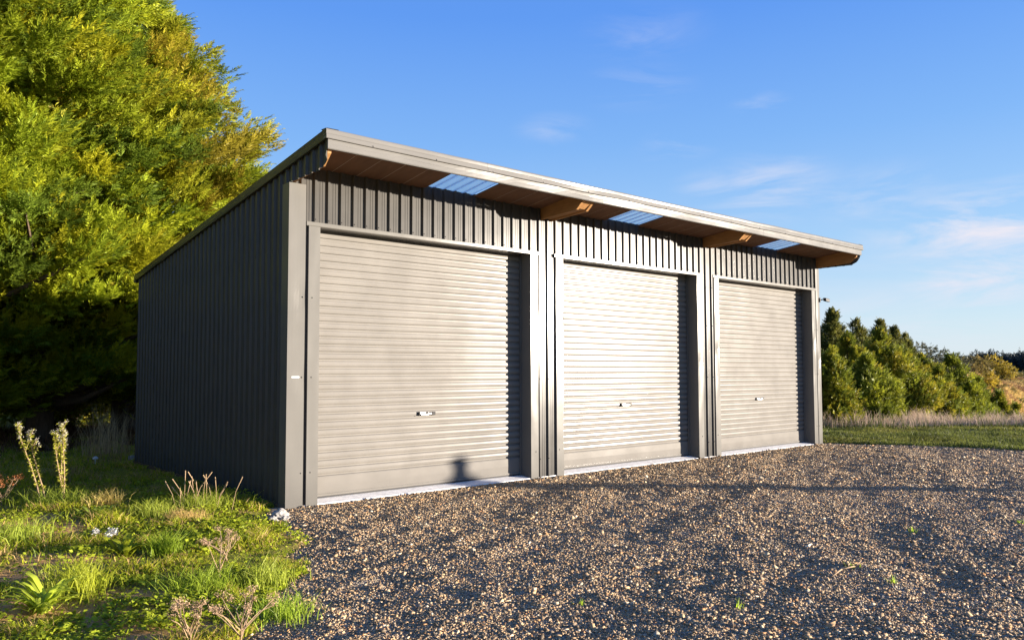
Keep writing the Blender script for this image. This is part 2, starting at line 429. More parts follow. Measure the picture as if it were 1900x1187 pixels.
# soffit boards with pale joints
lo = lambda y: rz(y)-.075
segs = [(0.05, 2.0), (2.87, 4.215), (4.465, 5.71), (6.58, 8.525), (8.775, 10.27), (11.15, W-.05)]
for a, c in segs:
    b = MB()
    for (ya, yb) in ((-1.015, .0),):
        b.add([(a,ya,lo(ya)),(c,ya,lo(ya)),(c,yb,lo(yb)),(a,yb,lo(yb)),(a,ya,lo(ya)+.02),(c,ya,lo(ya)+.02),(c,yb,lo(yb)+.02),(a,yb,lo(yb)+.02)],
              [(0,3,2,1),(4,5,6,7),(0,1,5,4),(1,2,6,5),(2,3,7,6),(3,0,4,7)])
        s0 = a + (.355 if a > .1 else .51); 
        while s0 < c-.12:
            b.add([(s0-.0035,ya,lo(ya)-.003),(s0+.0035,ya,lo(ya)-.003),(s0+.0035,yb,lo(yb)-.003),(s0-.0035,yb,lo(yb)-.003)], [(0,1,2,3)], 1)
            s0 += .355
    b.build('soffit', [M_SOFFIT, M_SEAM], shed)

# fascia (lower) and eave flashing (upper), laid in lapped lengths
def wob(x, s): return (mnoise.noise(Vector((x*1.1, s, 0))) * .004)
F = MB(); cuts = [-.03, 4.55, 9.0, W+.04]
for i in range(3):
    a, c = cuts[i], cuts[i+1]+(.05 if i < 2 else 0); off = -.0015*i
    n = 26; A = [a+(c-a)*j/n for j in range(n+1)]
    prof = [(-1.000, 4.226), (-1.036, 4.222), (-1.044, 4.232), (-1.044, 4.285), (-1.046, 4.345)]
    for j in range(len(prof)-1):
        (y0, z0), (y1, z1) = prof[j], prof[j+1]
        F.strip([(x_, y0+off+wob(x_, 1), z0+wob(x_, 5)*.7) for x_ in A], [(x_, y1+off+wob(x_, 2), z1) for x_ in A])
for q in (-.03, W+.04): F.add([(q,-1.044,4.222),(q,-1.0,4.226),(q,-1.0,4.36),(q,-1.044,4.36)], [(0,1,2,3)])
F.build('fascia', M_FASC, shed)
F = MB(); cuts = [-.062, 2.3, 4.7, 7.1, 9.5, 11.2, W+.085]
prof = [(-1.046, 4.338), (-1.066, 4.336), (-1.070, 4.342), (-1.068, 4.385), (-1.060, 4.392), (-1.062, 4.398), (-1.064, 4.43), (-1.058, 4.447), (-1.04, 4.457), (-.92, 4.462)]
for i in range(len(cuts)-1):
    a, c = cuts[i], cuts[i+1]+(.06 if i < len(cuts)-2 else 0); off = -.0018*(i % 2); n = 20
    A = [a+(c-a)*j/n for j in range(n+1)]
    for j in range(len(prof)-1):
        (y0, z0), (y1, z1) = prof[j], prof[j+1]
        F.strip([(x_, y0+off+wob(x_, 3+j)*.5, z0+wob(x_, 9)) for x_ in A], [(x_, y1+off+wob(x_, 4+j)*.5, z1+wob(x_, 9)) for x_ in A])
x_ = .55
while x_ < W:
    F.cyl((x_, -1.062, 4.348), (x_, -1.078, 4.348), .008, 6); x_ += .92
for q in (-.062, W+.085): F.add([(q,-1.066,4.338),(q,-1.0,4.338),(q,-.95,4.455),(q,-1.06,4.452)], [(0,1,2,3)])
F.build('eave_flashing', M_FASC, shed)
# barge flashings down both roof edges
for xo, s in ((-.06, -1), (W+.075, 1)):
    b = MB(); ya, yb = -1.058, D+.08; n = 30
    Ys = [ya+(yb-ya)*i/n for i in range(n+1)]
    T = lambda y: rz(y)-.006
    # face with a crease, small bottom lip, top return onto the roof
    pr = [(xo+s*-.03, -.118), (xo, -.115), (xo+s*.004, -.07), (xo+s*.0015, -.062), (xo+s*.003, -.004), (xo-s*.012, 0), (xo-s*.16, .002)]
    for j in range(len(pr)-1):
        b.strip([(pr[j][0]+wob(y, 30+j)*.6, y, T(y)+pr[j][1]) for y in Ys], [(pr[j+1][0]+wob(y, 31+j)*.6, y, T(y)+pr[j+1][1]) for y in Ys])
    b.build('barge_flashing', M_WALL, shed)
b = MB(); b.box(-.05, W+.05, D+.06, D+.19, rz(D)-.16, rz(D)-.02); b.build('gutter', M_WALL, shed, bevel=.01)

# corner flashings (proud of the ribs)
def flash(b, x0, x1, z0, z1, yf=-.036, dents=(), seed=0):
    n = 40; Zs = [z0+(z1-z0)*i/n for i in range(n+1)]; m_ = 6
    Xs = [x0+(x1-x0)*i/m_ for i in range(m_+1)]
    vs = []; fs = []
    for z in Zs:
        for xx in Xs:
            t = (xx-x0)/(x1-x0); e_ = math.sin(math.pi*t)
            yy = yf + mnoise.noise(Vector((xx*3+seed, z*1.7, seed)))*.0035*e_
            for (dx, dz, amp, rad) in dents: yy += amp*math.exp(-((xx-dx)**2/(rad*.6)**2+(z-dz)**2/rad**2))
            vs.append((xx, yy, z))
    w_ = m_+1
    for i in range(n):
        for j in range(m_): fs.append((i*w_+j, i*w_+j+1, (i+1)*w_+j+1, (i+1)*w_+j))
    b.add(vs, fs)
def returns(b, x0, x1, z0, z1, yf, yl, yr):
    b.add([(x0,yf,z0),(x0,yl,z0),(x0,yl,z1),(x0,yf,z1)], [(0,1,2,3)])
    b.add([(x1,yf,z0),(x1,yr,z0),(x1,yr,z1),(x1,yf,z1)], [(0,1,2,3)])
def screws(b, xx, zs, yf=-.036):
    for z in zs: b.cyl((xx, yf, z), (xx, yf-.009, z), .0085, 6)
b = MB(); flash(b, -.036, .19, .0, 4.022, -.037, [(.14, 2.58, .005, .14), (.08, 2.42, -.004, .18), (.14, 1.6, .003, .15)], 1)
returns(b, -.036, .19, 0, 4.022, -.037, .16, -.002)
screws(b, .165, (.42, 1.60, 2.6), -.037)
cfl = b.build('corner_flashing', M_FLASH, shed, smooth=False)
b = MB(); b.box(.025, .125, -.0405, -.0365, 1.594, 1.612); b.build('white_mark', M_WHITE, cfl, bevel=.001)  # small white mark on the near corner flashing
b = MB(); flash(b, 12.765, W+.036, .0, 4.022, -.037, [(12.85, 1.9, .01, .12), (12.84, 2.9, -.006, .2)], 5)
returns(b, 12.765, W+.036, 0, 4.022, -.037, -.002, .16); screws(b, 12.79, (.42, 1.6, 2.6), -.037)
b.build('corner_flashing', M_FLASH, shed)

# doors with their jambs and head trims
YD = .225
def door(k):
    x0 = DX0 + BAY*k; x1 = x0 + DW
    if k == 2: x1 = 12.585
    lw = .155
    b = MB(); dl = [] if k == 0 else [(x0-.05, 2.9-.4*k, .008, .12)]
    flash(b, x0-lw, x0, .0, HZ-.04, -.034, dl, 10+k)
    returns(b, x0-lw, x0, 0, HZ-.04, -.034, -.002, YD-.01); screws(b, x0-lw*.62, (.42, 1.60, 2.6), -.034)
    b.build('jamb_flashing', M_FLASH, shed)
    b = MB(); flash(b, x1, x1+lw, .0, HZ-.04, -.034, [(x1+.06, 1.3+.5*k, .009, .15)] if k else [], 20+k)
    returns(b, x1, x1+lw, 0, HZ-.04, -.034, YD-.01, -.002); screws(b, x1+lw*.68, (.42, 1.60, 2.6), -.034)
    b.build('jamb_flashing', M_FLASH, shed)
    b = MB()
    xa, xb = x0-lw-.035, x1+lw+.025; n = 14
    A = [xa+(xb-xa)*i/n for i in range(n+1)]
    pr = [(.02, 3.566), (-.040, 3.562), (-.044, 3.556), (-.042, 3.514), (-.038, 3.508), (YD+.06, 3.512)]
    for j in range(len(pr)-1):
        b.strip([(q, pr[j][0], pr[j][1]+wob(q, 50)*.6) for q in A], [(q, pr[j+1][0], pr[j+1][1]+wob(q, 50)*.6) for q in A])
    for q in (xa, xb): b.add([(q, p_[0], p_[1]) for p_ in pr[1:5]], [(0,1,2,3)])
    b.build('head_trim', M_FLASH, shed)
    # curtain
    b = MB(); P = .0990; z = .318; zs = [(.082, 0), (.085, .004), (.20, .006), (.305, .004), (.312, 0)]
    b0 = len(zs)
    while z < 3.66:
        # groove, upward-facing slope, bulged band, downward-facing slope
        zs += [(z, -.0), (z+.007, -.020), (z+.028, -.020), (z+.034, -.002), (z+.05, .003), (z+.066, .0045), (z+.083, .003), (z+.094, 0)]
        z += P
    XA, XB = x0-.03, x1+.03; n = 24
    A = [XA+(XB-XA)*i/n for i in range(n+1)]
    vs = []; 
    for (z_, h) in zs:
        for q in A:
            vs.append((q, YD-h + mnoise.noise(Vector((q*.9, z_*1.3, k*7)))*.005, z_ + mnoise.noise(Vector((q*.6, z_*.7, 3+k)))*.0025))
    w_ = n+1
    b.add(vs, [(i*w_+j, i*w_+j+1, (i+1)*w_+j+1, (i+1)*w_+j) for i in range(len(zs)-1) for j in range(n)])
    cur = b.build('roller_door', M_DOOR, shed)
    b = MB(); b.box(XA, XB, YD-.016, YD+.03, .066, .0955); b.build('bottom_rail', M_DOOR, cur, bevel=.004)
    b = MB(); b.box(XA, XB, YD-.008, YD+.02, .045, .064); b.build('door_seal', M_RUBBER, cur)
    # guide tracks
    for (ga, gb) in ((x0+.002, x0+.022), (x1-.022, x1-.002)):
        b = MB(); b.box(ga, gb, YD-.035, YD-.012, .05, 3.5); b.build('guide_track', M_FLASH, cur, bevel=.003)
    # lift handle
    hx = (x0+x1)/2-.145 if k == 0 else (x0+x1)/2-.25+.06*k
    hx = [2.19, 6.47, 10.76][k]
    b = MB(); hz = 1.07; yf = YD-.012
    b.box(hx-.14, hx+.13, yf-.004, yf+.012, hz-.026, hz+.026, 0)
    b.box(hx-.14, hx-.128, yf-.02, yf, hz-.03, hz+.03, 0)
    b.box(hx-.115, hx-.02, yf-.018, yf-.008, hz-.004, hz+.022, 1)
    b.box(hx-.10, hx+.02, yf-.026, yf-.014, hz-.020, hz-.008, 1)
    b.cyl((hx+.02, yf-.004, hz), (hx+.02, yf-.034, hz), .019, 12, .016, 1)
    b.cyl((hx+.06, yf-.004, hz), (hx+.06, yf-.030, hz), .017, 12, .014, 1)
    b.box(hx+.085, hx+.145, yf-.022, yf, hz-.022, hz+.026, 0)
    b.build('handle', [M_BLACK, M_GALV], cur, bevel=.003)
    return cur
for k in range(3): door(k)

# slab with sloped sill lip
b = MB()
b.prism([(-.022, -.15), (-.022, .018), (YD+.03, .046), (D-.01, .046), (D-.01, -.15)], lambda q: (.01, q[0], q[1]), lambda q: (W-.01, q[0], q[1]))
b.build('concrete_slab', M_CONC, shed, bevel=.006)
b = MB(); b.box(-.028, .009, .165, D+.01, -.15, .034); b.build('base_board', M_BARK, shed)

# security camera on the far corner
sc = empty('security_camera', (12.93, -.02, 3.30)); tag(sc, 'small dark security camera on a short arm, high on the far shed corner', 'camera')
b = MB(); b.box(-.03, .01, -.045, -.019, -.05, .05); b.build('mount', M_BLACK, sc, bevel=.004)
b = MB(); b.tube([(0, -.04, .0), (.06, -.07, .015), (.13, -.08, .02)], [.013, .012, .012], 8); b.build('arm', M_BLACK, sc)
b = MB(); b.prism([(-.035, -.04), (-.035, .035), (.035, .045), (.035, -.03)], lambda q: (.11, q[0]-.08, q[1]+.015), lambda q: (.235, q[0]-.11, q[1]-.005)); hs = b.build('housing', M_BLACK, sc, bevel=.008)
b = MB(); b.prism([(-.028, -.03), (-.028, .028), (.028, .034), (.028, -.024)], lambda q: (.2355, q[0]-.11, q[1]-.005), lambda q: (.24, q[0]-.11, q[1]-.006)); b.build('lens_window', M_BLACK, hs)

# ------------------------------------------------------------------ foliage machinery
def spray_template(seed, K=15, droop=.25, wid=.11, lsc=1.0, ang=62):
    r = np.random.default_rng(seed); vs = []
    for i in range(K):
        t = (i+.5)/K; sgn = 1 if i % 2 else -1
        a = sgn*(R(ang)*(1-t)+R(12)*t)*(.8+.4*r.random()); ln = (.42*(1-t)+.22)*(.75+.5*r.random())*lsc
        px, py, pz = t*.8, 0, -droop*t*t*.5
        dx, dy = math.cos(a), math.sin(a); dz = r.normal(0, .22)
        nx, ny = -dy, dx; w = wid*(.6+.6*r.random())*ln*2
        tw = r.normal(0, .5)
        vs += [(px, py, pz), (px+dx*ln*.5+nx*w*.5, py+dy*ln*.5+ny*w*.5, pz+dz*ln*.5+tw*w*.5), (px+dx*ln, py+dy*ln, pz+dz*ln-.05), (px+dx*ln*.5-nx*w*.5, py+dy*ln*.5-ny*w*.5, pz+dz*ln*.5-tw*w*.5)]
    return np.array(vs)
TPL = [spray_template(s, 28, .05, .10, .50, 48) for s in range(5)]
TPL_S = [spray_template(s, 10, .1, .2, .75) for s in range(5)]
def basis(dirs, roll):
    d = dirs/np.linalg.norm(dirs, axis=1, keepdims=True)
    up = np.tile([0., 0., 1.], (len(d), 1)); sd = np.cross(up, d); sd /= np.linalg.norm(sd, axis=1, keepdims=True)+1e-6
    n = np.cross(d, sd); c, s_ = np.cos(roll)[:, None], np.sin(roll)[:, None]
    return np.stack([d, sd*c+n*s_, n*c-sd*s_], 2)     # columns
def sprays(pos, dirs, size, col, tpls, colvar=.25, g=None):
    g = g or RG; n = len(pos); B = basis(dirs, g.normal(0, .7, n)); outv = []; outc = []; outf = []; base = 0
    which = g.integers(0, len(tpls), n)
    for t, T in enumerate(tpls):
        k = np.where(which == t)[0]
        if not len(k): continue
        v = np.einsum('nij,kj->nki', B[k], T)*size[k][:, None, None] + pos[k][:, None, :]
        outv.append(v.reshape(-1, 3)); nk = len(T)//4
        c = np.repeat(col[k], nk, 0)*(1-colvar+2*colvar*g.random((len(k)*nk, 1))); outc.append(np.repeat(c, 4, 0))
        outf.append(np.arange(len(k)*len(T)).reshape(-1, 4)+base); base += len(k)*len(T)
    return np.concatenate(outv), np.concatenate(outf), np.concatenate(outc)
def crown(zr_pts, ncl, per, size, csize, pal_, g, z0=0.0, lean=(0, 0), up=.25, flat=.6, inner=.5, bright=1.0):
    """clumped crown: zr_pts = [(z, radius)...]; returns positions etc. in local coords"""
    zs = [p[0] for p in zr_pts]; rs = [p[1] for p in zr_pts]; zt = zs[-1]
    zc = []; 
    while len(zc) < ncl:
        z = z0 + g.random()*(zt-z0)
        if g.random() < (np.interp(z, zs, rs)/max(rs))**1.0+.06: zc.append(z)
    zc = np.array(zc); a = g.random(ncl)*2*np.pi
    irr = 1+.15*np.sin(a*3+zc*1.3+g.random()*6)+.13*np.sin(a*6-zc*2.6)
    rr2 = np.interp(zc, zs, rs)*(inner+(1-inner)*g.random(ncl)**.45)*irr
    out = np.stack([np.cos(a), np.sin(a), np.full(ncl, up)+g.normal(0, .15, ncl)], 1)
    cen = np.stack([np.cos(a)*rr2+lean[0]*zc, np.sin(a)*rr2+lean[1]*zc, zc], 1)
    cs = csize*(.6+.8*g.random(ncl))*np.clip(np.interp(zc, zs, rs)/max(rs)+.35, .35, 1)
    P = []; Dd = []; Sz = []; Cc = []
    pal_ = np.array(pal_)
    cc = pal_[g.integers(0, len(pal_), ncl)]*(.72+.5*g.random((ncl, 1)))
    u = g.normal(0, 1, (ncl, per, 3)); u /= np.linalg.norm(u, axis=2, keepdims=True); u *= (g.random((ncl, per, 1))**.4)
    o_ = out/np.linalg.norm(out, axis=1, keepdims=True)
    ax = (u*o_[:, None]).sum(2, keepdims=True)
    off = u*cs[:, None, None]*np.array([1, 1, flat]) + o_[:, None]*ax*cs[:, None, None]*.7
    pos = (cen[:, None]+off).reshape(-1, 3)
    dr = (u*.7 + o_[:, None]*.9 + g.normal(0, .18, u.shape)).reshape(-1, 3); dr[:, 2] += .45
    sz_ = size*(.6+.8*g.random(len(pos)))
    col = np.repeat(cc, per, 0)
    k = pos[:, 2] > .02
    return pos[k], dr[k], sz_[k], col[k], cen, rr2
def trunk_mesh(h, r, cen, nl, g, name, parent, mat=None, lean=(0, 0)):
    b = MB(); n = 7
    pts = [(lean[0]*h*i/n+mnoise.noise(Vector((i*.7, h, 0)))*.12*r*4, lean[1]*h*i/n+mnoise.noise(Vector((i*.7, h, 5)))*.12*r*4, h*i/n-.05) for i in range(n+1)]
    b.tube(pts, [r*(1-.9*i/n)+.008 for i in range(n+1)], 9)
    idx = g.choice(len(cen), min(nl, len(cen)), replace=False)
    for i in idx:
        c = cen[i]; zb_ = max(.15, c[2]-.25*math.hypot(c[0], c[1])); t = min(zb_/h, .97)
        p0 = Vector((lean[0]*zb_, lean[1]*zb_, zb_)); p1 = Vector(c); mid = (p0+p1)/2+Vector((0, 0, -.06*(p1-p0).length))
        rr = r*.35*(1-t)+.01
        b.tube([p0, mid, p1], [rr, rr*.7, rr*.25], 6)
    return b.build(name, mat or M_BARK, parent)
def tree(name, x, y, zr_pts, ncl, per, size, csize, pal_, seed, label, cat='tree', group=None, z0=0.0, tr=.2, nl=40, small=False, **kw):
    g = np.random.default_rng(seed); z = float(gh(x, y))
    root = empty(name, (x, y, z)); tag(root, label, cat, group)
    pos, dr, sz_, col, cen, _ = crown(zr_pts, ncl, per, size, csize, pal_, g, z0, **kw)
    v, f, c = sprays(pos, dr, sz_, col, TPL_S if small else TPL, g=g)
    npmesh('crown', v, f, M_LEAF, c, root)
    trunk_mesh(zr_pts[-1][0]*.93, tr, cen, nl, g, 'trunk', root, lean=kw.get('lean', (0, 0)))
    return root
LIME = [(.34, .37, .018), (.25, .31, .018), (.40, .39, .02), (.15, .21, .02), (.30, .35, .02)]
OLIVE = [(.31, .32, .02), (.34, .31, .022), (.25, .29, .018), (.33, .27, .025), (.16, .21, .02)]
g1 = 'tall cypress trees behind the shed'
tree('cypress_tree', -2.8, 12.05, [(0, 1.6), (2, 3.2), (5, 3.7), (9, 3.2), (12, 2), (14.5, .2)], 520, 60, .42, .46, LIME, 1,
     'bright lime cypress tree at the left edge of the photo, nearest of the row', group=g1, z0=1.0, tr=.3, nl=60)
tree('cypress_tree', -.6, 12.5, [(0, 1.6), (2, 3.0), (5, 3.4), (9, 2.5), (12, 1.3), (13.8, .2)], 520, 60, .42, .46, LIME, 2,
     'lime green cypress tree in the middle of the row, left of the shed', group=g1, z0=1.0, tr=.3, nl=60)
tree('cypress_tree', 1.65, 14.15, [(0, 2.0), (2, 3.2), (4, 3.9), (7.6, 3.5), (10, 2.1), (11.7, .9), (13.0, .1)], 620, 60, .42, .44, OLIVE, 3,
     'golden olive cypress tree rising directly behind the shed roof, rightmost of the row', group=g1, z0=.9, tr=.32, nl=60)
tree('cypress_tree', -1.6, 16.2, [(0, 2), (3, 3.3), (8, 3.3), (12, 1.8), (14.5, .2)], 170, 50, .6, 1.0, LIME, 4,
     'shaded cypress tree standing behind the front row, seen through its gaps', group=g1, z0=.5, tr=.3, nl=30)
tree('cypress_tree', .9, 17.6, [(0, 2), (3, 3.2), (8, 3.1), (11, 1.7), (12.5, .2)], 150, 50, .6, 1.0, OLIVE, 5,
     'cypress tree at the back of the row, mostly hidden behind the golden one', group=g1, z0=.5, tr=.3, nl=30)
tree('cypress_tree', .6, 20.2, [(0, 3.2), (3, 3.2), (8, 3.0), (11, 1.7), (12.5, .2)], 170, 50, .6, 1.0, LIME, 7,
     'farthest cypress tree of the hedge, closing the dark gap under the row', group=g1, z0=0.0, tr=.3, nl=30)
tree('cypress_tree', -5.6, 13.2, [(0, 2), (3, 3.2), (8, 3.2), (12, 1.7), (14, .2)], 170, 50, .6, 1.0, LIME, 6,
     'cypress tree standing past the left edge of the photo', group=g1, z0=.5, tr=.3, nl=30)

# hedge carried on out of view; these trees are added to darken the side wall
src = [o for o in COL.objects if o.name.startswith('cypress_tree')]
for i, (x, y, rzz) in enumerate([(-9.0, 10.6, 1.0), (-12.0, 7.4, 2.2), (-13.8, 3.2, 3.6)]):
    a = src[i % 2]; r_ = a.copy(); COL.objects.link(r_); r_.location = (x, y, float(gh(x, y))); r_.rotation_euler = (0, 0, rzz)
    r_['label'] = 'added cypress tree of the hedge, out of view on the left, number %s from the shed' % ['one', 'two', 'three', 'four'][i]
    for ch in a.children:
        q = ch.copy(); COL.objects.link(q); q.parent = r_
# young conifers beyond the yard on the right: (px, top_y, depth, radius, palette, seed, label)
DKG = [(.13, .135, .028), (.16, .15, .028), (.09, .10, .025)]
YLG = [(.24, .235, .018), (.17, .19, .018), (.28, .24, .022), (.13, .155, .016)]
GRN = [(.20, .225, .02), (.24, .25, .02), (.13, .155, .018)]
def px(u, v, d):
    lat = (u-950)/1448.8*d
    x, y = world(lat, d); z = 1.658 + (690-v)/1448.8*d
    return x, y, z
g2 = 'young conifers in a belt beyond the yard'
CON = [
 (1546, 584, 34, 1.25, DKG, 'dark conifer top tallest of the belt, right beside the shed corner'),
 (1590, 596, 36, 1.1, DKG, 'dark pointed conifer second from the shed along the skyline'),
 (1632, 603, 37, 1.5, DKG, 'dark broad-tipped conifer third from the shed along the skyline'),
 (1660, 616, 38, 1.2, DKG, 'dark conifer fourth from the shed along the skyline'),
 (1681, 628, 39, 1.1, DKG, 'small dark conifer last of the dark tips, before the gum trees'),
 (1541, 655, 24.5, .78, YLG, 'short yellow-green conifer in front, nearest to the shed corner'),
 (1572, 632, 28, 1.5, YLG, 'olive conifer just behind the short one near the shed corner'),
 (1604, 674, 26.5, 1.3, GRN, 'dark green low conifer with a bright right flank in the front row'),
 (1634, 624, 31, 2.0, YLG, 'large golden-green conifer in the middle of the belt'),
 (1672, 645, 32, 1.7, YLG, 'golden-green conifer right of the large middle one'),
 (1713, 668, 33, 1.5, YLG, 'yellowish conifer below the gum trees'),
 (1764, 664, 35, 2.0, GRN, 'fresh green conifer in the right part of the belt'),
 (1740, 690, 32, 1.3, YLG, 'low olive conifer left of the fresh green one, in front'),
 (1812, 712, 36, 1.5, GRN, 'low green conifer right of the fresh green one'),
 (1850, 738, 36, 1.1, YLG, 'low yellow-green bush second from the right end of the belt'),
 (1880, 760, 37, .9, YLG, 'lowest yellow-green bush at the right end of the belt'),
]
for i, (u, v, d, r_, pl, lb) in enumerate(CON):
    x, y, zt = px(u, v, d); zb_ = float(gh(x, y)); h = zt-zb_
    r_ = r_*.84
    if i < 5: zr = [(0, r_), (h*.6, r_*.9), (h*.78, r_*.5), (h*.9, r_*.2), (h+.1, .02)]
    else: zr = [(0, r_), (h*.25, r_), (h*.5, r_*.74), (h*.75, r_*.40), (h*.92, r_*.12), (h+.15, .02)]
    tree('conifer', x, y, zr, int((110+75*h*r_/1.2)*(1.5 if i < 5 else 1)), 20, .22, .22, pl, 40+i, lb, group=g2, z0=.1, tr=.07, nl=14, small=True, up=1.3, inner=.62)

# gum trees on the skyline
def blob_tree(name, x, y, blobs, pal_, seed, label, cat='tree', group=None, per=260, size=.22, tr=.1):
    g = np.random.default_rng(seed); z = float(gh(x, y)); root = empty(name, (x, y, z)); tag(root, label, cat, group)
    P = []; Dr = []; C = []; pal_ = np.array(pal_)
    for (bx, by, bz, br) in blobs:
        n = int(per*br*br); u = g.normal(0, 1, (n, 3)); u /= np.linalg.norm(u, axis=1, keepdims=True); rad = br*(.45+.6*g.random((n, 1)))
        lump = 1+.3*np.sin(u[:, :1]*5+bx*7)*np.cos(u[:, 2:]*6+bz*3)
        P.append(np.array([[bx, by, bz]])+u*rad*lump*np.array([1, 1, .85])); Dr.append(u+g.normal(0, .5, (n, 3))); C.append(pal_[g.integers(0, len(pal_), n)])
    P = np.concatenate(P); Dr = np.concatenate(Dr); C = np.concatenate(C); k = P[:, 2] > 0
    P, Dr, C = P[k], Dr[k], C[k]
    v, f, c = sprays(P, Dr, size*(.6+.8*g.random(len(P))), C, TPL_S, g=g)
    npmesh('crown', v, f, M_LEAF, c, root)
    b = MB(); h = max(q[2] for q in blobs)
    b.tube([(0, 0, -.1), (.1, 0, h*.3), (-.05, .1, h*.6)], [tr, tr*.8, tr*.6], 8)
    for (bx, by, bz, br) in blobs: b.tube([(-.05*0, .05, h*.3), (bx*.6, by*.6, (h*.45+bz)/2), (bx, by, bz)], [tr*.6, tr*.4, tr*.15], 6)
    b.build('trunk', M_BARK, root); return root
GUM = [(.07, .075, .04), (.10, .10, .055), (.05, .055, .035)]
x, y, zt = px(1709, 640, 55); h = zt-float(gh(x, y))
blob_tree('gum_tree', x, y, [(0, 0, h-.6, .75), (.35, -.5, h-1.3, .7), (.9, -.9, h-2.1, .55), (-.2, .2, h-2.2, .6)], GUM, 70, 'thin rounded gum tree on the skyline, left one of two', group='gum trees on the skyline', size=.34)
x, y, zt = px(1750, 646, 57); h = zt-float(gh(x, y))
blob_tree('gum_tree', x, y, [(-.5, .5, h-.7, .7), (.2, -.1, h-.9, .75), (1.0, -.8, h-1.2, .65), (-1.1, .9, h-1.9, .5), (.1, 0, h-2.3, .9)], GUM, 71, 'wide gum tree of three leafy clumps on the skyline, right one of two', group='gum trees on the skyline', size=.34)
YEL = [(.34, .25, .03), (.40, .29, .03), (.26, .21, .03)]; BRN = [(.19, .15, .04), (.23, .17, .055), (.14, .12, .04)]
def hill_at(u, vb):
    """point of the far slope that is seen at this place"""
    for d in np.arange(48, 130, .5):
        lat = (u-950)/1448.8*d; x, y = world(lat, d); z = float(gh(x, y))
        if 690-(z-1.658)/d*1448.8 <= vb: break
    return x, y, z, d
for i, (u, v, vb, rp, pl, lb) in enumerate([
    (1812, 664, 702, 24, BRN, 'brownish round tree at the top of the golden hill, left of the yellow ones'),
    (1841, 662, 708, 19, YEL, 'yellow autumn tree at the top of the hill, between two others'),
    (1862, 676, 709, 20, YEL, 'brightest yellow tree on the hill, rightmost of the three'),
    (1822, 694, 722, 22, YEL, 'low golden bush on the hillside below the yellow trees'),
    (1786, 670, 702, 22, BRN, 'dull brown bush on the skyline beside the gum trees'),
    (1842, 712, 734, 18, BRN, 'brown scrubby bush halfway down the golden hill'),
    (1886, 696, 707, 15, BRN, 'low purplish-brown bush on the hilltop fence line, right one'),
    (1864, 700, 710, 13, BRN, 'low purplish-brown bush on the hilltop fence line, left one'),
    (1904, 692, 706, 16, BRN, 'low brown bush on the hilltop at the right edge'),
    (1872, 722, 732, 10, BRN, 'small brown scrub on the golden slope above the dark shrub'),
    (1893, 742, 756, 12, DKG, 'dark low shrub on the golden slope at the right edge')]):
    x, y, z_, d = hill_at(u, vb); h = (vb-v)/1448.8*d; r_ = rp/1448.8*d
    r_ = min(r_, h*.75)
    blob_tree('hillside_tree' if h > 2 else 'hillside_bush', x, y, [(0, 0, h-r_*.55, r_*.65), (r_*.45, -r_*.4, h*.5, r_*.6), (-r_*.45, r_*.4, h*.45, r_*.6), (0, 0, h*.3, r_*.8)],
              pl, 80+i, lb, 'tree' if h > 2 else 'bush', 'trees and bushes on the hillside', per=170, size=.42)

HAZE_BLU = [(.03, .042, .04), (.04, .05, .045), (.025, .035, .035)]  # bluish haze of distance put into the leaf colour
for i, u in enumerate(range(1788, 1960, 13)):
    v = [668, 662, 657, 660, 656, 664, 668, 662, 658, 655, 652, 655, 650, 655][i]
    x, y, zt = px(u+rnd.uniform(-3, 3), v, 140+rnd.uniform(-8, 14)); h = zt-float(gh(x, y)); h = max(h, 2)
    blob_tree('distant_tree', x, y, [(0, 0, h-1.3, 1.4), (.9, -.7, h-2.2, 1.5), (-.9, .7, h-2.0, 1.4), (0, 0, max(h-3, .6), 1.8)],
              HAZE_BLU, 110+i, 'dark bluish distant tree in the far wood on the skyline', 'tree', 'dark trees of the far wood', per=60, size=.9)

# ------------------------------------------------------------------ grasses
def blades(x, y, z, ht, wd, col, lean=.5, name='grass', g=RG):
    n = len(x); a = g.random(n)*2*np.pi; b_ = g.random(n)*2*np.pi
    L_ = ht*lean*(.2+1.0*g.random(n))
    dx, dy = np.cos(a)*L_, np.sin(a)*L_
    wx, wy = -np.sin(b_)*wd, np.cos(b_)*wd
    p0 = np.stack([x, y, z-.01], 1); w = np.stack([wx, wy, wx*0], 1)
    p1 = p0 + np.stack([dx*.3, dy*.3, ht*.55], 1); p2 = p0 + np.stack([dx, dy, ht*(1-.35*lean*g.random(n))], 1)
    V = np.stack([p0-w*.5, p0+w*.5, p1+w*.42, p1-w*.42, p2+w*.08, p2-w*.08], 1)
    idx = np.arange(n)[:, None]*6
    Fq = np.concatenate([idx+np.array([0, 1, 2, 3]), idx+np.array([3, 2, 4, 5])], 0)
    return V.reshape(-1, 3), Fq, np.repeat(col, 6, 0)
def grasscol(x, y, g=RG, dry=0.22):
    n = len(x); p = fbm(x, y, .8, 44)[:, None]
    g1_ = np.array([.32, .38, .02]); g2_ = np.array([.50, .48, .035]); g3_ = np.array([.17, .24, .015]); dr = np.array([.58, .40, .16])
    c = g1_*(1-p) + g2_*p; m_ = g.random((n, 1)); c = np.where(m_ < .25, g3_, c)
    dd = g.random((n, 1)) < dry+.35*(S(fbm(x, y, .6, 47), .52, .7)[:, None]); c = np.where(dd, dr*(.6+.6*g.random((n, 1))), c)
    return c*(.75+.5*g.random((n, 1)))
def ingrass(x, y):
    s = sgravel(x, y); return (s < .04) & ~((x > -.06) & (x < 12.95) & (y > -.05) & (y < 6.7))
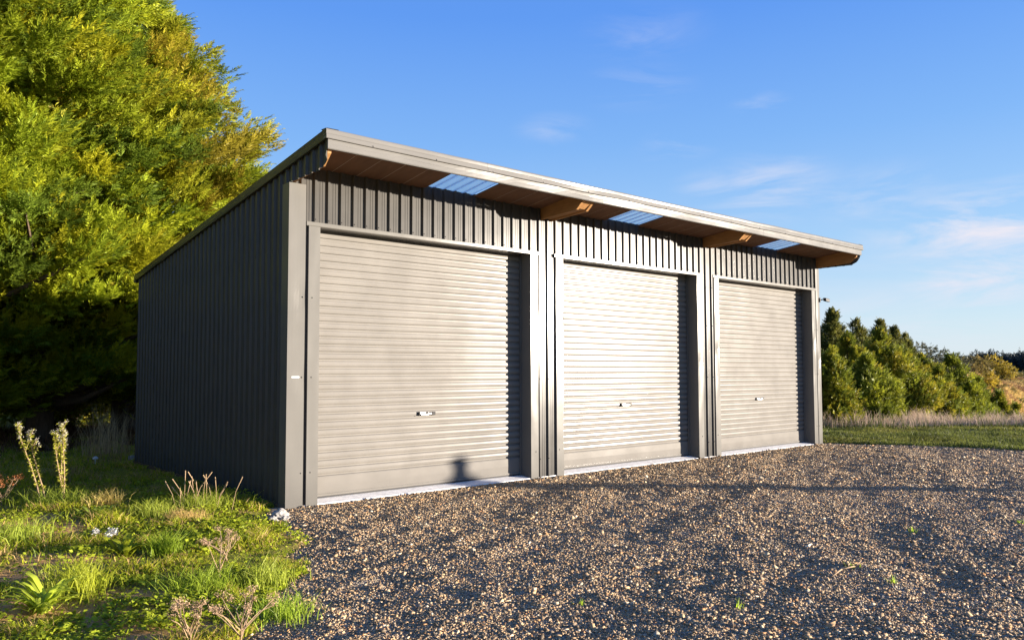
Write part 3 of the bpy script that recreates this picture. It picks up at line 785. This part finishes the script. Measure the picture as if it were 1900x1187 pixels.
# left turf
n = 300000; u = RG.random(n); d = (3.4**1.1+u*(21**1.1-3.4**1.1))**(1/1.1); lat = (-.80+RG.random(n)*.72)*d
x = CAM[0]+FH[0]*d+RH[0]*lat; y = CAM[1]+FH[1]*d+RH[1]*lat
soil = fbm(x, y, .9, 40)*(1-.35*S(y, .3, 1.6))
k = ingrass(x, y) & (x < 4) & (RG.random(n) < 1.0-.94*S(soil, .43, .54)); x, y, d = x[k], y[k], d[k]; n = len(x)
tuft = fbm(x, y, .42, 46); ht = (.016+.085*S(tuft, .35, .8))*(.5+.9*RG.random(n)) * (1+.02*d)
v, f, c = blades(x, y, gh(x, y), ht, .0048+.0006*d, grasscol(x, y), 1.0)
o = npmesh('turf_grass', v, f, M_GRASS, c); tag(o, 'patchy sunlit rough grass beside the gravel and along the shed side', 'grass', kind='stuff')
# low leafy ground cover (small oval leaves)
n = 110000; d = 4+RG.random(n)*8; lat = (-.75+RG.random(n)*.7)*d
x = CAM[0]+FH[0]*d+RH[0]*lat; y = CAM[1]+FH[1]*d+RH[1]*lat
s_ = sgravel(x, y); k = ingrass(x, y) & (RG.random(n) < .06+1.2*S(fbm(x, y, .55, 66), .42, .58)*S(s_, -1.8, -.2)+.5*S(fbm(x, y, .5, 67), .56, .66)); x, y = x[k], y[k]; n = len(x)
LT = np.array([[0, 0, 0], [.5, .32, .12], [1, 0, .0], [.5, -.32, .12]])
a = RG.random(n)*2*np.pi; dr = np.stack([np.cos(a), np.sin(a), .15+.5*RG.random(n)], 1)
zl = gh(x, y)+.01+.07*RG.random(n)*S(fbm(x, y, .4, 68), .3, .7)
v, f, c = sprays(np.stack([x, y, zl], 1), dr, .022+.03*RG.random(n), np.array([[.36, .42, .03]])*(.5+.9*RG.random((n, 1))), [LT])
o = npmesh('ground_cover', v, f, M_GRASS, c); tag(o, 'low leafy clover-like weeds spreading at the edge of the gravel', 'weeds', kind='stuff')
# matted dead blades on the bare patches
n = 60000; d = 4+RG.random(n)*9; lat = (-.78+RG.random(n)*.72)*d
x = CAM[0]+FH[0]*d+RH[0]*lat; y = CAM[1]+FH[1]*d+RH[1]*lat
k = ingrass(x, y) & (x < 1) & (RG.random(n) < .12+.6*S(fbm(x, y, .9, 40), .42, .56)*(fbm(x, y, .3, 77) > .45)); x, y = x[k], y[k]; n = len(x)
v, f, c = blades(x, y, gh(x, y), .012+.035*RG.random(n), .0045+0*x, np.array([[.50, .33, .15]])*(.4+.9*RG.random((n, 1))), 3.0)
o = npmesh('dead_thatch', v, f, M_DRY, c); tag(o, 'flattened straw-coloured dead grass over the bare reddish soil', 'grass', kind='stuff')
# litter of dry leaves, twigs at the hedge foot
n = 26000; x = -7+RG.random(n)*10; y = 8+RG.random(n)*9
k = ingrass(x, y) & ((y > 10.0+.4*x) ); x, y = x[k], y[k]; n = len(x)
v, f, c = blades(x, y, gh(x, y), .06+.30*RG.random(n)**3, .02+0*x, np.array([[.16, .085, .045]])*(.5+.9*RG.random((n, 1))), 1.0)
o = npmesh('hedge_litter', v, f, M_DRY, c); tag(o, 'dry brown leaves and dead stems under the shaded cypress trees', 'leaf litter', kind='stuff')
# rough golden pasture on the far slope
n = 90000; d = 45+RG.random(n)*62; lat = (.54+RG.random(n)*.22)*d
x = CAM[0]+FH[0]*d+RH[0]*lat; y = CAM[1]+FH[1]*d+RH[1]*lat
pp = fbm(x, y, 4, 91)[:, None]
v, f, c = blades(x, y, gh(x, y), .15+.35*RG.random(n), .09+0*x, (np.array([[.52, .37, .13]])*(1-S(pp, .5, .65))+np.array([[.30, .17, .08]])*S(pp, .5, .65))*(.7+.6*RG.random((n, 1))), .6)
o = npmesh('pasture_grass', v, f, M_DRY, c); tag(o, 'rough golden dry pasture on the far hillside at the right', 'grass', kind='stuff')
# right: mown verge and tall dry grass
n = 90000; d = 16+RG.random(n)*10; lat = (.34+RG.random(n)*.50)*d
x = CAM[0]+FH[0]*d+RH[0]*lat; y = CAM[1]+FH[1]*d+RH[1]*lat
k = ingrass(x, y) & (d < 23.5); x, y = x[k], y[k]; n = len(x)
gcol = np.array([[.105, .12, .025]])*(.6+.8*RG.random((n, 1)))*(.6+.8*fbm(x, y, 1.2, 71)[:, None]) + np.array([[.05, .035, .005]])*S(fbm(x, y, 2.0, 72), .4, .7)[:, None]
v, f, c = blades(x, y, gh(x, y), .04+.09*RG.random(n)*fbm(x, y, 1.5, 73)*1.6, .014+0*x, gcol, .7)
o = npmesh('verge_grass', v, f, M_GRASS, c); tag(o, 'short green grass strip beyond the far edge of the gravel', 'grass', kind='stuff')
n = 46000; d = 21.0+RG.random(n)*7.0; lat = (.36+RG.random(n)*.48)*d
x = CAM[0]+FH[0]*d+RH[0]*lat; y = CAM[1]+FH[1]*d+RH[1]*lat
edge = 21.3+2.0*fbm(lat, lat*0+d*.5, 2.2, 80)+RG.random(n)*1.2
k = ingrass(x, y) & (d > edge) & (RG.random(n) < .35+.8*S(fbm(x, y, 1.0, 81), .35, .6)); x, y, d = x[k], y[k], d[k]; n = len(x)
dryk = (RG.random((n, 1)) < .25+.75*S(d, 22.3, 24.2)[:, None])
tc_ = np.where(dryk, np.array([[.50, .37, .27]])*(.7+.6*RG.random((n, 1))), np.array([[.09, .12, .02]])*(.6+.8*RG.random((n, 1))))
v, f, c = blades(x, y, gh(x, y), (.08+.44*RG.random(n)**2.2)*(.25+1.5*fbm(x, y, .7, 82)**1.3), .010+0*x, tc_, .45)
o = npmesh('tall_dry_grass', v, f, M_DRY, c); tag(o, 'tall pale purplish dry grass in front of the young conifers', 'grass', kind='stuff')

# ------------------------------------------------------------------ individual plants and bits
def gpos(x, y): return (x, y, float(top(x, y)))
def tuft_plant(name, x, y, n, h, col, label, cat='plant', group=None, spread=.12, wd=.007, lean=.7, stems=0, stemh=.3, stemcol=(.45, .34, .18), seed=0):
    g = np.random.default_rng(200+seed); root = empty(name, gpos(x, y)); tag(root, label, cat, group)
    r = g.normal(0, spread*.5, (n, 2)); cc = np.array([col])*1.8*(.6+.8*g.random((n, 1)))
    v, f, c = blades(r[:, 0], r[:, 1], np.zeros(n), h*(.5+.7*g.random(n)), np.full(n, wd), cc, lean, g=g)
    npmesh('leaves', v, f, M_GRASS, c, root)
    if stems:
        r = g.normal(0, spread*.5, (stems, 2)); hh = stemh*(.7+.6*g.random(stems))
        vs = []; 
        b = MB()
        for i in range(stems):
            tx, ty = g.normal(0, .25, 2)*hh[i]
            p = [(r[i, 0], r[i, 1], 0), (r[i, 0]+tx*.4, r[i, 1]+ty*.4, hh[i]*.6), (r[i, 0]+tx, r[i, 1]+ty, hh[i])]
            b.tube(p, [.003, .0028, .002], 4); b.tube([p[1], p[2]], [.004, .007], 5); 
        me = b.build('stems', M_STICK, root)
    return root
def broad_plant(name, x, y, n, ln, wd, col, label, up=.7, group=None, seed=0, cat='plant', spread=.03, pscale=1):
    g = np.random.default_rng(300+seed); root = empty(name, gpos(x, y)); tag(root, label, cat, group)
    T = []
    # leaf: arching blade of 4 quads
    K = 5; vs = []; fs = []; cs = []
    for i in range(n):
        a = g.random()*2*math.pi; L_ = ln*(.6+.6*g.random()); u_ = up*(.5+.9*g.random()); ww = wd*(.7+.6*g.random())
        bx, by = g.normal(0, spread, 2); base = len(vs); cc = np.array(col)*1.8*(.6+.8*g.random())
        for j in range(K):
            t = j/(K-1); rad = L_*t*(1-.12*t); zz3 = L_*u_*(t-.62*t*t); hw = ww*math.sin(math.pi*min(.12+t*.86, 1))*.5
            cx, cy = bx+math.cos(a)*rad, by+math.sin(a)*rad
            for s_ in (-1, 0, 1):
                vs.append((cx-math.sin(a)*hw*s_, cy+math.cos(a)*hw*s_, .01+zz3+(.25*hw if s_ else 0)+g.normal(0, .002))); cs.append(cc)
            if j:
                q = base+(j-1)*3
                fs += [(q, q+1, q+4, q+3), (q+1, q+2, q+5, q+4)]
    npmesh('leaves', np.array(vs), np.array(fs), M_GRASS, np.array(cs), root); return root
def dried_umbel(name, x, y, h, nst, label, col=(.46, .31, .19), seed=0, head=.038, group=None, lean=(0, 0), sp=.16):
    g = np.random.default_rng(400+seed); root = empty(name, gpos(x, y)); tag(root, label, 'plant', group)
    b = MB(); tips = []
    main = [(0, 0, 0), (lean[0]*h*.4, lean[1]*h*.4, h*.45)]
    b.tube(main, [.006, .005], 6)
    for i in range(nst):
        a = g.random()*6.283; s_ = sp*(.4+.8*g.random()); hh = h*(.72+.3*g.random())
        z0_ = h*(.1+.35*g.random()); st = (lean[0]*z0_, lean[1]*z0_, z0_)
        tip = (lean[0]*h+math.cos(a)*s_, lean[1]*h+math.sin(a)*s_, hh); mid = tuple((st[q]+tip[q])/2+(.03 if q == 2 else math.copysign(.02, tip[q])) for q in range(3))
        b.tube([st, mid, tip], [.004, .0032, .0025], 5)
        for j in range(7):
            a2 = g.random()*6.283; e_ = (tip[0]+math.cos(a2)*head*.7, tip[1]+math.sin(a2)*head*.7, tip[2]+head*(.3+.5*g.random()))
            b.tube([tip, e_], [.0016, .001], 4); tips.append(e_)
    b.build('stems', M_STICK, root)
    for q in range(0, len(tips), 7):
        P = np.repeat(np.array(tips[q:q+7]), 12, 0)+g.normal(0, head*.24, (84, 3))
        v, f, c = sprays(P, g.normal(0, 1, P.shape), np.full(len(P), head*.26), np.tile(col, (len(P), 1))*(.6+.8*g.random((len(P), 1))), [LT], g=g)
        npmesh('seed_head', v, f, M_DRY, c, root)
    return root
def ragwort(name, x, y, h, lean, label, seed, nbr=5, green=True, stems=2, arc=.12):
    g = np.random.default_rng(500+seed); root = empty(name, gpos(x, y)); tag(root, label, 'plant', 'tall seeding weeds by the shadow edge')
    b = MB(); lp = []; ld = []; fl = []
    for s_ in range(stems):
        ox, oy = g.normal(0, .02, 2); dl = (lean[0]+g.normal(0, .07), lean[1]+g.normal(0, .07)); hh = h*(1-.10*s_)
        pts = [(ox+dl[0]*hh*t+.015*math.sin(t*5+s_), oy+dl[1]*hh*t, hh*t) for t in (0, .25, .5, .75, 1)]
        b.tube(pts, [.009, .008, .007, .005, .003], 6)
        for k_ in range(nbr):
            t = .68+.3*k_/nbr; j = min(int(t*4), 3); q = t*4-j; p0 = np.array(pts[j])*(1-q)+np.array(pts[j+1])*q
            a = g.random()*6.283; l_ = .05+.13*(1-t); e_ = p0+np.array([math.cos(a)*l_*.6, math.sin(a)*l_*.6, l_*1.5])
            b.tube([tuple(p0), tuple(e_)], [.004, .0022], 5); fl.append(e_)
            for m_ in range(12): lp.append(p0+(e_-p0)*g.random()); ld.append(g.normal(0, 1, 3)+np.array([0, 0, .4]))
        fl.append(np.array(pts[-1]))
        for m_ in range(150):
            t = .2+.8*g.random(); j = min(int(t*4), 3); q = t*4-j; lp.append(np.array(pts[j])*(1-q)+np.array(pts[j+1])*q); a = g.random()*6.283; ld.append([math.cos(a), math.sin(a), g.normal(.2, .4)])
    b.build('stems', M_STICK, root)
    lp = np.array(lp)+g.normal(0, .006, (len(lp), 3)); ld = np.array(ld)
    v, f, c = sprays(lp, ld, .028+.026*g.random(len(lp)), np.tile((.46, .46, .06), (len(lp), 1)), [LT*np.array([1, .55, 1])], g=g)
    npmesh('leaves', v, f, M_GRASS, c, root)
    for q in fl:
        P = q[None]+g.normal(0, .012, (30, 3))
        v, f, c = sprays(P, g.normal(0, 1, P.shape), np.full(len(P), .014), np.tile((.62, .57, .46), (len(P), 1)), [LT], g=g)
        npmesh('fluffy_head', v, f, M_DRY, c, root)
    return root


ragwort('seeding_weed', -2.26, 1.92, .98, (-.23, .20), 'tall weed with pale fluffy heads leaning to the left, left one of two', 1, 6, stems=2)
ragwort('seeding_weed', -2.06, 1.90, 1.0, (.0, -.02), 'tall upright leafy weed with pale fluffy heads, right one of two', 2, 7, stems=3)
dried_umbel('dock_plant', -2.66, 2.2, .34, 12, 'rusty red dock plant at the left edge of the grass', col=(.34, .13, .05), seed=1, head=.06, sp=.22)
broad_plant('rosette_weed', -3.12, -3.15, 60, .26, .032, (.24, .28, .03), 'large bright broad-leaved rosette in the bottom left corner', up=1.4, seed=1)
broad_plant('rosette_weed', -2.25, -1.76, 26, .22, .055, (.16, .18, .012), 'shiny yellow-green broad-leaved weed beside the white fluff in the grass', up=1.3, seed=2)
broad_plant('rosette_weed', -2.0, .2, 24, .2, .035, (.17, .21, .03), 'light green narrow-leaved clump near the shadow edge in the grass', up=1.0, seed=3, spread=.07)
broad_plant('rosette_weed', -1.35, -1.0, 22, .12, .05, (.12, .17, .014), 'low green leafy weed between bare soil and the gravel', up=.6, seed=4, spread=.12)
GT = 'grass tussocks in the rough grass'
tuft_plant('grass_tussock', -1.98, -1.85, 330, .22, (.14, .19, .015), 'dark green grass tussock right of the shiny weed', seed=1, group=GT)
tuft_plant('grass_tussock', -2.84, -2.8, 420, .26, (.24, .26, .025), 'large bright yellow-green tussock near the bottom left', seed=2, spread=.2, group=GT)
tuft_plant('grass_tussock', -.92, .38, 520, .24, (.18, .21, .025), 'wide tussock with pale seed stems close to the shed wall', seed=3, spread=.34, stems=20, stemh=.34, group=GT)
tuft_plant('grass_tussock', -1.55, .05, 300, .2, (.19, .22, .03), 'pale green tussock in the middle of the shadow edge', seed=4, spread=.2, group=GT)
tuft_plant('grass_tussock', -1.3, -.3, 420, .15, (.38, .27, .10), 'flattened straw-coloured tussock beside bare soil', seed=5, spread=.22, lean=1.0, wd=.004, group=GT)
tuft_plant('grass_tussock', -2.15, 1.7, 420, .25, (.17, .21, .025), 'tussock round the feet of the two tall weeds', seed=6, spread=.36, group=GT)
tuft_plant('grass_tussock', -1.75, 1.2, 260, .2, (.32, .25, .08), 'reddish straw tussock right of the tall weeds', seed=7, spread=.2, group=GT)
tuft_plant('grass_tussock', -2.1, -3.2, 420, .2, (.17, .22, .02), 'arching green tussock near the dried flower heads', seed=8, spread=.26, lean=1.0, group=GT)
tuft_plant('grass_tussock', -1.62, -3.2, 300, .2, (.20, .23, .03), 'yellow-green tussock on the edge of the gravel', seed=9, spread=.2, group=GT)
tuft_plant('grass_tussock', -2.95, -.6, 450, .22, (.20, .24, .03), 'soft light tussock at the left edge of the photo', seed=10, spread=.32, group=GT)
tuft_plant('grass_tussock', -1.85, -4.0, 360, .16, (.19, .25, .025), 'fresh green low clump at the bottom edge beside the gravel', seed=11, spread=.24, group=GT)
DU = 'dried flower plants in the grass'
dried_umbel('dried_flower', -2.55, -4.32, .30, 10, 'tall dried brown flower heads at the bottom edge, left of two', seed=2, group=DU, sp=.14)
dried_umbel('dried_flower', -2.27, -4.38, .27, 12, 'wide dried brown flower heads at the bottom edge, right of two', seed=3, group=DU, sp=.24)
dried_umbel('dried_flower', -1.6, -2.35, .17, 10, 'small dried flower plant leaning left beside the leafy weeds', seed=4, group=DU, lean=(-.35, .1), sp=.14, head=.035)
dried_umbel('dried_flower', -1.90, -3.0, .40, 5, 'thin sparse dried stems standing between gravel and grass', seed=5, group=DU, sp=.12, head=.04)
tuft_plant('dry_grass_clump', -.15, 8.1, 200, 1.0, (.28, .21, .12), 'tall dead grass stalks by the far back corner of the shed', seed=12, spread=.5, wd=.008, lean=.35)
tuft_plant('dry_grass_clump', -.35, 7.0, 90, .5, (.14, .09, .05), 'thin brown dead stems against the dark shed side', seed=13, spread=.5, wd=.006, lean=.6)
# seedlings in the gravel
for i, (x, y, h, lb) in enumerate([(4.19, -5.63, .085, 'bright green grass seedling in the gravel, farthest to the right'), (2.3, -5.93, .055, 'small green seedling sprouting beside the dry stick'),
    (2.1, -6.36, .075, 'green seedling in the gravel nearer than the dry stick'), (.63, -5.94, .08, 'green seedling in the foreground gravel below the middle door'),
    (-.08, -5.12, .05, 'faint low seedling in the gravel below the first door'), (5.5, -6.2, .05, 'faint seedling near the right edge of the gravel')]):
    tuft_plant('seedling', x, y, 14, h, (.20, .27, .02), lb, seed=30+i, spread=.035, wd=.007, group='green seedlings in the gravel')
# dry stick on the gravel
z = float(top(2.1, -5.95))
b = MB(); b.tube([(1.87, -5.97, z+.014), (2.1, -5.94, z+.03), (2.3, -5.955, z+.026), (2.46, -5.93, z+.04)], [.006, .0055, .005, .003], 6)
b.tube([(2.28, -5.955, z+.026), (2.38, -5.99, z+.05)], [.003, .002], 5)
o = b.build('dry_stick', M_STICK, smooth=True); tag(o, 'thin straw-coloured stick lying on the gravel', 'stick')
# pale rocks at the shed corner
def rock(x, y, s, seed, label, zs=.7, name='rock', mat=None, group='pale rocks at the near corner of the shed'):
    import bmesh
    bm = bmesh.new(); bmesh.ops.create_icosphere(bm, subdivisions=3, radius=1)
    for v in bm.verts:
        p = v.co.copy(); q = mnoise.noise(p*1.3+Vector((seed, 0, 0)))*.45 + mnoise.noise(p*3.5+Vector((0, seed, 0)))*.14
        v.co = p*(1+q); v.co.z *= zs; v.co.x *= 1.15
    me = bpy.data.meshes.new(name); bm.to_mesh(me); bm.free(); me.materials.append(mat or M_ROCK)
    o = bpy.data.objects.new(name, me); COL.objects.link(o); o.location = (x, y, float(top(x, y))+s*zs*.5); o.scale = (s, s, s); o.rotation_euler = (0, 0, seed)
    tag(o, label, 'rock' if name == 'rock' else 'fluff', group)
rock(-.30, -.50, .085, 1, 'largest pale rock at the near shed corner')
rock(-.46, -.66, .055, 2, 'small pale rock left of the largest one at the shed corner')
rock(-.33, -.69, .045, 3, 'small pale rock just in front of the largest one')
rock(-.52, -.48, .032, 4, 'smallest pale rock at the foot of the shed corner, in the grass')
rock(.10, 7.2, .07, 5, 'pale stone lying by the far back corner of the shed', group=None)
for i, (x, y, s_) in enumerate([(-2.2, -1.03, .045), (-2.32, -.98, .03)]):
    g = np.random.default_rng(900+i); root = empty('white_seed_fluff', gpos(x, y)); tag(root, ['larger white fluffy seed head beside the shiny weed', 'smaller white fluffy seed head left of the larger one'][i], 'seed head', 'white seed heads in the grass')
    P = g.normal(0, s_*.45, (160, 3))*[1, 1, .7]+[0, 0, .11]
    v, f, c = sprays(P, g.normal(0, 1, P.shape), np.full(160, s_*.6), np.tile((.55, .54, .51), (160, 1)), [LT], g=g)
    npmesh('fluff', v, f, M_DRY, c, root); b = MB(); b.tube([(0, 0, -.01), (0, .01, .1)], [.004, .003], 5); b.build('stem', M_STICK, root)
root = empty('mushroom', gpos(-.62, 6.82)); tag(root, 'single white mushroom standing in the shaded grass', 'mushroom')
b = MB(); b.cyl((0, 0, -.02), (0, 0, .10), .012, 10, .010); b.build('stalk', M_WHITE, root)
b = MB(); pr = [(.052, .09), (.05, .105), (.036, .125), (.018, .135), (.001, .138)]
for j in range(4): b.cyl((0, 0, pr[j][1]), (0, 0, pr[j+1][1]), pr[j][0], 14, pr[j+1][0])
b.build('cap', M_WHITE, root, smooth=True)

# ------------------------------------------------------------------ the person whose shadow falls on the first door
t_ = 16.9; pxx, pyy = 2.82+SUNH[0]*t_, .2+SUNH[1]*t_
M_CLOTH = simple('dark_jacket', (.03, .035, .05), .9, 30, .2, .2); M_SKIN = simple('skin', (.45, .27, .19), .6, 20, .08, .1)
M_HAIR = simple('knitted_wool', (.05, .035, .025), .8, 40, .3, .4)
per = empty('person', (pxx, pyy, float(top(pxx, pyy))), rz=SUN_AZ); tag(per, 'person in a dark jacket on the gravel, casting a shadow on the first door', 'person')
def skin_mesh(name, vs, es, rs, mat, parent, sub=2):
    me = bpy.data.meshes.new(name); me.from_pydata(vs, es, []); o = bpy.data.objects.new(name, me); COL.objects.link(o); o.parent = parent
    md = o.modifiers.new('skin', 'SKIN'); ly = me.skin_vertices[0].data if me.skin_vertices else None
    if ly is None:
        bpy.context.view_layer.objects.active = o; bpy.ops.mesh.customdata_skin_add(); ly = me.skin_vertices[0].data
    for i, r in enumerate(rs): ly[i].radius = (r, r) if not isinstance(r, tuple) else r
    ly[0].use_root = True
    sb = o.modifiers.new('sub', 'SUBSURF'); sb.levels = sub; sb.render_levels = sub
    me.materials.append(mat); return o
BV = [(0,0,.95),(0,0,1.15),(0,0,1.38),(0,0,1.50),(0,-.01,1.60),(0,-.015,1.68),
      (.18,0,1.40),(.25,.02,1.14),(.22,-.08,.92),(-.18,0,1.40),(-.25,.02,1.14),(-.22,-.08,.92),
      (.10,0,.88),(.11,.01,.48),(.12,.02,.07),(.12,-.12,.03),(-.10,0,.88),(-.11,.01,.48),(-.12,.02,.07),(-.12,-.12,.03),(0,-.01,1.73)]
BE = [(0,1),(1,2),(2,3),(3,4),(4,5),(2,6),(6,7),(7,8),(2,9),(9,10),(10,11),(0,12),(12,13),(13,14),(14,15),(0,16),(16,17),(17,18),(18,19),(5,20)]
BR = [.15,.13,.16,.10,.10,.11,.075,.05,.038,.075,.05,.038,.10,.065,.045,.04,.10,.065,.045,.04,.06]
body = skin_mesh('body', BV, BE, BR, M_CLOTH, per)
b = MB()
for s_ in (-1, 1):
    for i in range(4): b.tube([(s_*.22+s_*.0, -.10+.02*i-.02, .90), (s_*.22, -.11+.02*i-.02, .86), (s_*.215, -.105+.02*i-.02, .825-.008*abs(i-1.5))], [.010, .009, .007], 6)
    b.tube([(s_*.21, -.12, .90), (s_*.19, -.14, .87)], [.011, .008], 6)
b.build('hands', M_SKIN, per, smooth=True)
import bmesh
bm = bmesh.new(); bmesh.ops.create_icosphere(bm, subdivisions=3, radius=1)
for v in bm.verts:
    v.co = Vector((v.co.x*.083, v.co.y*.098, v.co.z*.115))
    if v.co.y < -.07: v.co.y += .012
    v.co += Vector((0, -.015, 1.645))
me = bpy.data.meshes.new('head'); bm.to_mesh(me); bm.free(); me.materials.append(M_SKIN); ho = bpy.data.objects.new('head', me); COL.objects.link(ho); ho.parent = per
b = MB(); b.tube([(0, -.10, 1.655), (0, -.122, 1.625)], [.010, .015], 6); b.box(-.025, .025, -.107, -.10, 1.592, 1.600)
for s_ in (-1, 1): b.cyl((s_*.032, -.090, 1.66), (s_*.032, -.104, 1.66), .012, 8); b.cyl((s_*.078, -.01, 1.645), (s_*.092, -.005, 1.645), .028, 8)
b.build('face_features', M_SKIN, ho)
bm = bmesh.new(); bmesh.ops.create_icosphere(bm, subdivisions=3, radius=1)
bmesh.ops.delete(bm, geom=[v for v in bm.verts if v.co.z < -.1 or (v.co.y < -.45 and v.co.z < .55)], context='VERTS')
for v in bm.verts: v.co = Vector((v.co.x*.13, v.co.y*.14, v.co.z*.13))+Vector((0, -.0, 1.665))
me = bpy.data.meshes.new('wool_hat'); bm.to_mesh(me); bm.free(); me.materials.append(M_HAIR); o = bpy.data.objects.new('wool_hat', me); COL.objects.link(o); o.parent = ho

# ------------------------------------------------------------------ sky, sun, camera
w = bpy.data.worlds.new('World'); SC.world = w; w.use_nodes = True; nt = w.node_tree; L = nt.links
bg = nt.nodes['Background']
sky = N(nt, 'ShaderNodeTexSky'); sky.sky_type = 'NISHITA'; sky.sun_disc = False
sky.sun_elevation = SUN_EL; sky.sun_rotation = math.atan2(SUNH[0], SUNH[1])
sky.air_density = 1.0; sky.dust_density = .3; sky.ozone_density = 2.5; sky.altitude = 50
SKYMIX = 1
geo = N(nt, 'ShaderNodeTexCoord'); sxz = N(nt, 'ShaderNodeSeparateXYZ'); L.new(geo.outputs['Generated'], sxz.inputs[0])
# clear dry air: the low-sun sky graded towards a deep azure overhead and a pale blue horizon
K_ = 1/(2**EXPO*.12)
cr = N(nt, 'ShaderNodeValToRGB'); e = cr.color_ramp.elements; L.new(sxz.outputs['Z'], cr.inputs[0])
e[0].position = 0; e[0].color = (.68, .82, .94, 1); e[1].position = 1; e[1].color = (.03, .13, .60, 1)
for p, c in ((.06, (.60, .77, .94, 1)), (.16, (.38, .62, .95, 1)), (.28, (.22, .47, .95, 1)), (.42, (.115, .33, .93, 1))):
    k = cr.color_ramp.elements.new(p); k.color = c
ks = N(nt, 'ShaderNodeVectorMath', operation='SCALE'); L.new(cr.outputs[0], ks.inputs[0]); ks.inputs['Scale'].default_value = K_
hs = N(nt, 'ShaderNodeMix', data_type='RGBA'); hs.inputs['Factor'].default_value = .88
L.new(sky.outputs[0], hs.inputs['A']); L.new(ks.outputs[0], hs.inputs['B'])
# thin wisps of cloud
tc = N(nt, 'ShaderNodeTexCoord'); last = hs.outputs['Result']
mp = N(nt, 'ShaderNodeMapping'); mp.inputs['Scale'].default_value = (2.2, 2.2, 11.0); mp.inputs['Rotation'].default_value = (R(6), R(-5), 0)
L.new(tc.outputs['Generated'], mp.inputs['Vector'])
nz = N(nt, 'ShaderNodeTexNoise', Scale=2.6, Detail=9.0, Roughness=.62, Distortion=.6); L.new(mp.outputs[0], nz.inputs['Vector'])
ramp = N(nt, 'ShaderNodeMapRange'); ramp.inputs['From Min'].default_value = .42; ramp.inputs['From Max'].default_value = .85; L.new(nz.outputs['Fac'], ramp.inputs['Value'])
def pdir(u, v):
    lat = (u-950)/1448.8; z = (690-v)/1448.8
    d = Vector((FH[0]+RH[0]*lat, FH[1]+RH[1]*lat, z)); return d.normalized()
tot = None
for (u, v, rad, am) in [(1430, 350, .10, .75), (1330, 340, .05, .6), (1850, 420, .13, 1.5), (1840, 520, .10, 1.4), (1890, 480, .10, 1.2), (1640, 360, .09, .5), (1190, 150, .07, .22), (1200, 50, .08, .22), (1030, 235, .05, .3), (1420, 188, .035, .4), (1650, 620, .22, .45), (1260, 270, .05, .3)]:
    dd = pdir(u, v); vs_ = N(nt, 'ShaderNodeVectorMath', operation='SUBTRACT'); L.new(tc.outputs['Generated'], vs_.inputs[0]); vs_.inputs[1].default_value = dd
    sc2 = N(nt, 'ShaderNodeVectorMath', operation='MULTIPLY'); L.new(vs_.outputs[0], sc2.inputs[0]); sc2.inputs[1].default_value = (1, 1, 2.4)
    ln = N(nt, 'ShaderNodeVectorMath', operation='LENGTH'); L.new(sc2.outputs[0], ln.inputs[0])
    mr = N(nt, 'ShaderNodeMapRange', interpolation_type='SMOOTHSTEP'); mr.inputs['From Min'].default_value = 0; mr.inputs['From Max'].default_value = rad*1.25
    mr.inputs['To Min'].default_value = am; mr.inputs['To Max'].default_value = 0; L.new(ln.outputs['Value'], mr.inputs['Value'])
    if tot is None: tot = mr.outputs[0]
    else:
        a_ = N(nt, 'ShaderNodeMath', operation='MAXIMUM'); L.new(tot, a_.inputs[0]); L.new(mr.outputs[0], a_.inputs[1]); tot = a_.outputs[0]
mu = N(nt, 'ShaderNodeMath', operation='MULTIPLY'); L.new(tot, mu.inputs[0]); L.new(ramp.outputs[0], mu.inputs[1])
mc = N(nt, 'ShaderNodeMath', operation='MULTIPLY', use_clamp=True); L.new(mu.outputs[0], mc.inputs[0]); mc.inputs[1].default_value = 1.5
mx = N(nt, 'ShaderNodeMix', data_type='RGBA'); L.new(mc.outputs[0], mx.inputs['Factor']); L.new(last, mx.inputs['A']); mx.inputs['B'].default_value = (.82*K_, .82*K_, .92*K_, 1)
L.new(mx.outputs['Result'], bg.inputs['Color']); bg.inputs['Strength'].default_value = .12

sl = bpy.data.lights.new('sun', 'SUN'); sl.energy = 4.8; sl.angle = R(.55); sl.color = (1.0, .885, .745)
so = bpy.data.objects.new('sun', sl); COL.objects.link(so)
sd = Vector((SUNH[0]*math.cos(SUN_EL), SUNH[1]*math.cos(SUN_EL), math.sin(SUN_EL)))
so.rotation_euler = sd.to_track_quat('Z', 'Y').to_euler(); so.location = (20, -20, 8)

cd = bpy.data.cameras.new('camera'); cam = bpy.data.objects.new('camera', cd); COL.objects.link(cam); SC.camera = cam
cd.sensor_width = 36; cd.lens = 1448.8/1900*36; cd.clip_start = .05; cd.clip_end = 6000
cd.shift_y = 16.4/1900
Fv = Vector((math.sin(YAW)*math.cos(PITCH), math.cos(YAW)*math.cos(PITCH), math.sin(PITCH)))
Rv = Fv.cross(Vector((0, 0, 1))).normalized(); Uv = Rv.cross(Fv)
R2 = Rv*math.cos(ROLL)+Uv*math.sin(ROLL); U2 = -Rv*math.sin(ROLL)+Uv*math.cos(ROLL)
Mx = Matrix((R2, U2, -Fv)).transposed().to_4x4(); Mx.translation = Vector(CAM); cam.matrix_world = Mx

SC.render.engine = 'CYCLES'; SC.render.resolution_x = 1024; SC.render.resolution_y = 639
SC.cycles.max_bounces = 8; SC.cycles.transparent_max_bounces = 12
vs_ = SC.view_settings; vs_.view_transform = 'Standard'; vs_.look = 'None'; vs_.gamma = 1; vs_.use_curve_mapping = False
vs_.exposure = EXPO
